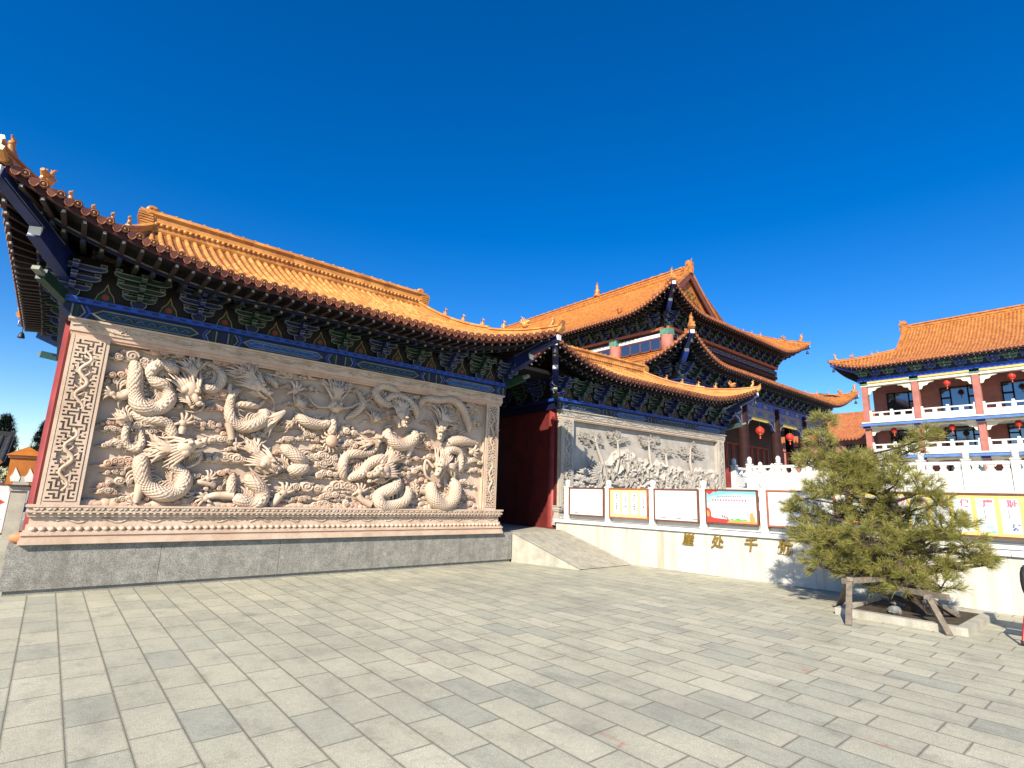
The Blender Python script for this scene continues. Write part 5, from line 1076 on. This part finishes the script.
# ---------------------------------------------------------------- pine in its planter
PC=Vector((10.3,2.6,0)); n_=Vector((.9695,.2447,0)); m_=Vector((.2447,-.9695,0))
PADS=[(-.99,3.02,.20),(-1.08,2.71,.25),(-1.02,2.4,.34),(-1.29,2.34,.2),(-.68,2.23,.34),(-.39,2.04,.32),(-.85,1.93,.38),(-1.24,1.79,.3),(-.18,2.33,.25),(.16,2.55,.22),(.39,2.7,.17),(-.04,2.07,.34),(.23,1.92,.28),(-.42,1.64,.4),(.03,1.61,.36),(.42,1.74,.25),(-.82,1.51,.38),(-1.36,1.35,.3),(-1.57,1.55,.17),(-1.42,1.1,.26),(-1.0,1.11,.38),(-.49,1.15,.43),(-.01,1.2,.4),(.44,1.33,.3),(.66,1.46,.21),(.71,1.17,.21),(-1.17,.72,.32),(-.77,.72,.38),(-.3,.77,.4),(.14,.81,.36),(.5,.84,.32),(.8,.95,.22),(.9,.88,.13),(-.56,.45,.3),(-.07,.52,.32),(.35,.55,.24),(-.18,1.41,.34),(-.49,2.44,.2)]
tr=thing('pine_tree','bushy young pine with layered needle pads in a kerbed planting bed','tree',(10.35,2.62,0))
TO=-Vector((10.35,2.62,0)); rnd=random.Random(11)
def wp(s,z,d): 
    p=PC+m_*s+n_*d; return Vector((p.x,p.y,z))
tk=smooth_path([(10.38,2.55,.02,.10),(10.34,2.62,.35,.085),(10.28,2.75,.8,.075),(10.33,2.7,1.3,.06),(10.30,2.9,1.8,.045),(10.28,3.2,2.3,.032),(10.27,3.5,2.75,.018)],4)
wood=MB(); wood.tube([p[:3] for p in tk],[p[3] for p in tk],'bark',10)
tufts=[]
pads=[]
for s_,z,r in PADS:
    d=rnd.uniform(-.55,.35)*max(.25,1-abs(s_)/2.0); pads.append((wp(s_,z,d),r))
for k in range(19):
    z=rnd.uniform(.6,2.3); mx=(2.9-z)*.55; a=rnd.uniform(-1.2,1.2); s_=-.25-(z-.6)*.25+mx*math.sin(a)*.8; pads.append((wp(s_,z,rnd.uniform(.1,.85)*min(1,mx)),rnd.uniform(.22,.34)))
for c,r in pads:
    e=min(tk,key=lambda p:abs(p[2]-(c.z-.25))); st=Vector(e[:3]); md=(st+c)/2+Vector((0,0,-.06)); br=smooth_path([tuple(st),tuple(md),tuple(c-Vector((0,0,r*.3)))],4); wood.tube(br,[e[3]*.55*(1-.7*i/(len(br)-1))+.004 for i in range(len(br))],'bark',6)
    nt_=int(13+150*r*r*1.3)
    for k in range(nt_):
        while True:
            v=Vector((rnd.uniform(-1,1),rnd.uniform(-1,1),rnd.uniform(-1,1)))
            if .2<v.length<1: break
        p=c+Vector((v.x*r,v.y*r,v.z*r*.62)); dr=Vector((v.x,v.y,v.z*.5+.55)); o_=p-PC; o_.z=0
        dr+=o_*.35; tufts.append((p,dr.normalized()))
        if k%3==0: wood.tube([c-Vector((0,0,r*.25)),p],[.009,.005],'bark',4)
tr_=wood.build('trunk',tr,TO)
V=[];F_=[]
for p,d in tufts:
    a=d.orthogonal().normalized(); b2=d.cross(a); q0=rnd.uniform(0,6.28)
    for k in range(40):
        th=q0+k*2.39996; sp=.18+1.0*((k*7)%40)/40; u=(d*math.cos(sp)+(a*math.cos(th)+b2*math.sin(th))*math.sin(sp)); L_=rnd.uniform(.09,.15); s0=p+d*rnd.uniform(-.035,.045)
        w=u.cross(Vector((rnd.uniform(-1,1),rnd.uniform(-1,1),rnd.uniform(-1,1)))).normalized()*.0032; e=s0+u*L_+Vector((0,0,-.012)); i=len(V); V+=[s0-w,s0+w,e+w*.5,e-w*.5]; F_.append((i,i+1,i+2,i+3))
b=MB(); b.add(V,F_,'needles'); b.build('crown',tr,TO)
pl=thing('planter_kerb','rectangular bed of pale granite kerbstones round the pine','planter',(10.35,2.6,0)); PO=-Vector((10.35,2.6,0))
b=MB(); b.box(9.50,11.2,1.93,3.28,-.02,.055,'soil'); b.build('soil_bed',pl,PO)
for x0,x1,y0,y1 in ((9.38,9.50,1.81,3.38),(9.503,11.2,1.81,1.93),(9.503,11.2,3.28,3.38),(11.203,11.32,1.81,3.38)):
    b=MB(); b.box(x0,x1,y0,y1,0,.10,'pale_cheek'); b.build('kerb',pl,PO)
for i,(x,y,s_) in enumerate(((9.95,2.75,.12),(10.7,2.25,.13),(10.75,2.95,.12))):
    b=MB(); nv=[]
    b.ell((0,0,s_*.4),(s_,s_*.8,s_*.6),'rock',10,7,None,False); b.v=[(x_*(1+.35*noise.noise(Vector((x_*9+i,y_*9,z_*9)))),y_*(1+.35*noise.noise(Vector((x_*9,y_*9+i,z_*9)))),z_) for x_,y_,z_ in b.v]
    o=b.build('rock',None,(x,y,.05)); tag(o,'grey rock lying on the dark soil under the pine','rock','rocks under the pine')
def support(label,feet,top,bar,loc):
    t=thing('tree_support',label,'tree support',loc,0,'wooden supports propping the pine'); O=-Vector(loc)
    for f in feet: 
        b=MB(); f=Vector(f); tp=Vector(top)+ (f-Vector(top))*.0; b.bar(f,tp+(tp-f)*.06,.075,.055,'wood_post'); b.build('leg',t,O)
    b=MB(); b.bar(bar[0],bar[1],.06,.075,'wood_post'); b.build('crossbar',t,O)
support('weathered wooden trestle leaning against the pine on the side towards the gate',[(8.65,2.96,0),(10.25,3.62,0)],(9.45,3.17,.50),[(9.35,3.22,.50),(10.5,2.80,.52)],(8.9,3.2,0))
support('weathered wooden trestle propping the pine in front of the bare white wall',[(9.20,1.97,0),(10.6,2.15,.05)],(9.68,2.26,.37),[(9.75,2.05,.41),(10.1,2.75,.40)],(9.6,1.9,0))
b=MB(); b.tube([(0,-.03,.0),(-.02,.02,.02),(0,.09,-.03),(.0,.16,-.02)],[.02,.035,.03,.008],'ink_orange',6); tag(b.build('ribbon',None,(10.0,3.19,1.36)),'small orange red ribbon tied among the pine branches','ribbon')
# ---------------------------------------------------------------- left edge : shrine box on post, sign, parapet, trees
t=thing('shrine_post','orange glazed box with peaked cap on a pale stone post','shrine',(-.345,12.35,0))
b=MB(); b.box(-.10,.10,-.09,.09,.0,1.52,'pale_cheek'); b.box(-.13,.13,-.12,.12,1.40,1.47,'pale_cheek'); b.build('stone_post',t)
b=MB(); b.box(-.19,.19,-.19,.19,1.50,1.94,'orange_glaze'); b.box(-.22,.22,-.22,.22,1.94,1.979,'terracotta')
for x in (-.08,.1): b.prism([(x-.05,1.55),(x+.05,1.55),(x+.06,1.62),(x+.02,1.70),(x-.02,1.78),(x-.04,1.68),(x-.07,1.62)],-.204,-.19,'white_paint')
b.box(-.10,.10,-.196,-.189,1.50,1.64,'pale_cheek'); b.build('glazed_box',t)
b=MB(); b.add([(-.25,-.25,1.98),(.25,-.25,1.98),(.25,.25,1.98),(-.25,.25,1.98),(0,-.02,2.14),(0,.02,2.14)],[(0,1,4),(1,2,5,4),(2,3,5),(3,0,4,5),(3,2,1,0)],'orange_glaze'); b.build('cap',t)
t=thing('parapet','low ochre parapet with pale coping beyond the dragon wall end','wall',(-3.2,12.5,0))
b=MB(); b.box(-4,2.72,-.1,.25,0,.60,'olive_wall'); b.build('wall_body',t); b=MB(); b.box(-4,2.76,-.14,.29,.60,.68,'pale_cheek'); b.build('coping',t)
t=thing('signboard','white signboard with red bars standing on the ochre parapet','sign',(-1.3,12.42,.68))
b=MB(); b.box(-.9,.84,0,.05,.02,.80,'paper_white'); b.build('panel',t)
b=MB()
for z,x in ((.60,.64),(.53,.74),(.46,.64)): b.box(x-.5,x,-.006,0,z-.025,z+.025,'ink_red')
b.prism([(.66,.44),(.80,.53),(.66,.62)],-.004,0,'ink_red'); b.box(-.9,.80,-.004,0,.245,.25,'ink_grey'); b.build('printing',t)
b=MB(); b.ring([(-.94,-.0),(.875,-.0),(.875,.84),(-.94,.84)],.035,-.01,.06,'frame_brown'); b.build('frame',t)
b=MB(); b.lathe([(.0,-.14),(.04,-.13),(.075,-.06),(.085,.0),(.07,.07),(.045,.09),(.055,.12)],(0,0,0),'terracotta',14); b.v=[(z,y,x+.08) for x,y,z in b.v]
tag(b.build('terracotta_jar',None,(-.17,10.62,.69)),'small terracotta jar lying on the granite plinth by the red column','jar')
t=thing('grey_roofed_house','dark grey tiled house far beyond the left end of the dragon wall','house',(-9,38,0))
b=MB(); b.box(-6,6.6,-3,3,0,2.4,'black'); b.build('wall',t)
s_=Side((-6.6,-3.6),(1,0),(0,1),13.9,3.6,0,0,2.3,3.75,L=0,Rr=1,out=0); s2=Side((7.3,3.6),(-1,0),(0,-1),13.9,3.6,0,0,2.3,3.75,L=0,Rr=1,out=0)
b=MB(); slope(b,s_,.3,.09,.4,'grey_roof','grey_roof',1); slope(b,s2,.3,.09,.4,'grey_roof','grey_roof',1); b.box(-6.6,7.3,-.15,.15,3.7,3.95,'grey_roof'); b.build('roof',t)
def conifer(loc,h,w,label,seed):
    rn=random.Random(seed); t=thing('conifer',label,'tree',loc,0,'dark conifers beyond the wall'); b=MB(); b.tube([(0,0,0),(.05,0,h*.5),(0,0,h*.95)],[.16,.1,.02],'bark',8); b.build('trunk',t)
    V=[];F_=[]
    for k in range(620):
        z=h*rn.uniform(.22,1.0); rr=w*(1.05-z/h)**.75*rn.uniform(.3,1.); a=rn.uniform(0,6.28); c=Vector((math.cos(a)*rr,math.sin(a)*rr,z-rr*.12))
        for q in range(26):
            u=Vector((rn.gauss(0,1),rn.gauss(0,1),rn.gauss(0,.6))).normalized(); s0=c+u*rn.uniform(0,.12); v=u.cross(Vector((0,0,1))).normalized()*.02; e=s0+u*rn.uniform(.14,.28); i=len(V); V+=[s0-v,s0+v,e]; F_.append((i,i+1,i+2))
    b=MB(); b.add(V,F_,'dark_needles'); b.build('crown',t)
conifer((-2.5,44,0),5.3,1.75,'broad dark conifer beyond the signboard at the left edge',3); conifer((-.7,47,0),5.3,1.35,'narrow dark conifer showing just beside the red column',5); conifer((-4.3,46,0),5.6,1.6,'dark conifer at the very left edge behind the grey house',8)
# ---------------------------------------------------------------- hand cart at the right edge
t=thing('hand_cart','red tubular hand cart with black padded back by the white wall','cart',(9.7,.93,0))
b=MB()
for y in (-.28,.32):
    b.tube(smooth_path([(-.30,y+.04,.03),(-.22,y+.02,.2),(-.10,y,.36),(.25,y,.42),(.34,y,.9)],4),.018,'red_metal',8); b.tube([(.30,y,.03),(.25,y,.42)],.018,'red_metal',8)
b.tube([(-.22,-.26,.22),(-.22,.34,.22)],.014,'red_metal',8); b.tube([(.34,-.28,.9),(.34,.32,.9)],.018,'red_metal',8); b.build('frame',t)
b=MB(); b.box(-.14,.26,-.26,.30,.40,.45,'white_paint'); b.build('tray',t)
b=MB(); b.box(.24,.30,-.25,.33,.50,.92,'black_rubber'); b.ell((.27,.33,.71),(.04,.05,.2),'black_rubber',10,6); b.build('padded_back',t)
for x,y in ((-.30,-.24),(-.30,.36),(.30,-.28),(.30,.32)):
    b=MB(); b.tube([(x,y-.02,.03),(x,y+.02,.03)],.03,'black_rubber',12); b.build('foot',t)
# ---------------------------------------------------------------- sky, sun, camera
w=bpy.data.worlds.new('World'); S.world=w; w.use_nodes=True; nt=w.node_tree
SD=Vector((-1.65,-1.,1.24)).normalized(); el=math.asin(SD.z); rot=math.atan2(SD.x,SD.y)
sk=nt.nodes.new('ShaderNodeTexSky'); sk.sky_type='NISHITA'; sk.sun_disc=False; sk.sun_elevation=el; sk.sun_rotation=rot; sk.altitude=200; sk.air_density=1.; sk.dust_density=.25; sk.ozone_density=3.
hs_=nt.nodes.new('ShaderNodeHueSaturation'); hs_.inputs['Saturation'].default_value=1.44; hs_.inputs['Hue'].default_value=.511; hs_.inputs['Value'].default_value=1.13
gm=nt.nodes.new('ShaderNodeGamma'); gm.inputs[1].default_value=1.12
nt.links.new(sk.outputs[0],hs_.inputs['Color']); nt.links.new(hs_.outputs[0],nt.nodes['Background'].inputs[0]); nt.nodes['Background'].inputs[1].default_value=.095
nt.nodes.remove(gm)
L=bpy.data.lights.new('sun','SUN'); L.energy=5.0; L.angle=R(.5); L.color=(1,.90,.74); lo=bpy.data.objects.new('sun',L); COL.objects.link(lo); lo.rotation_euler=(-SD).to_track_quat('-Z','Y').to_euler(); lo.location=(-20,-20,40)
cam=bpy.data.cameras.new('camera'); co=bpy.data.objects.new('camera',cam); COL.objects.link(co); S.camera=co
cam.sensor_width=36; cam.lens=36*536/1024; cam.clip_end=2000; cam.clip_start=.05
CX,CY,CZ=(.761,-.648,.033),(.156,.134,-.979),(.630,.749,.203)   # image right, down, forward in world axes
r_=Vector(CX).normalized(); f_=Vector(CZ); f_=(f_-r_*f_.dot(r_)).normalized(); u_=r_.cross(f_)
co.matrix_world=Matrix(((r_.x,u_.x,-f_.x,0),(r_.y,u_.y,-f_.y,0),(r_.z,u_.z,-f_.z,1.6),(0,0,0,1)))
S.view_settings.view_transform='Standard'; S.view_settings.look='None'; S.view_settings.gamma=1; S.view_settings.exposure=0.76
S.cycles.max_bounces=4; S.cycles.diffuse_bounces=1; S.cycles.glossy_bounces=2
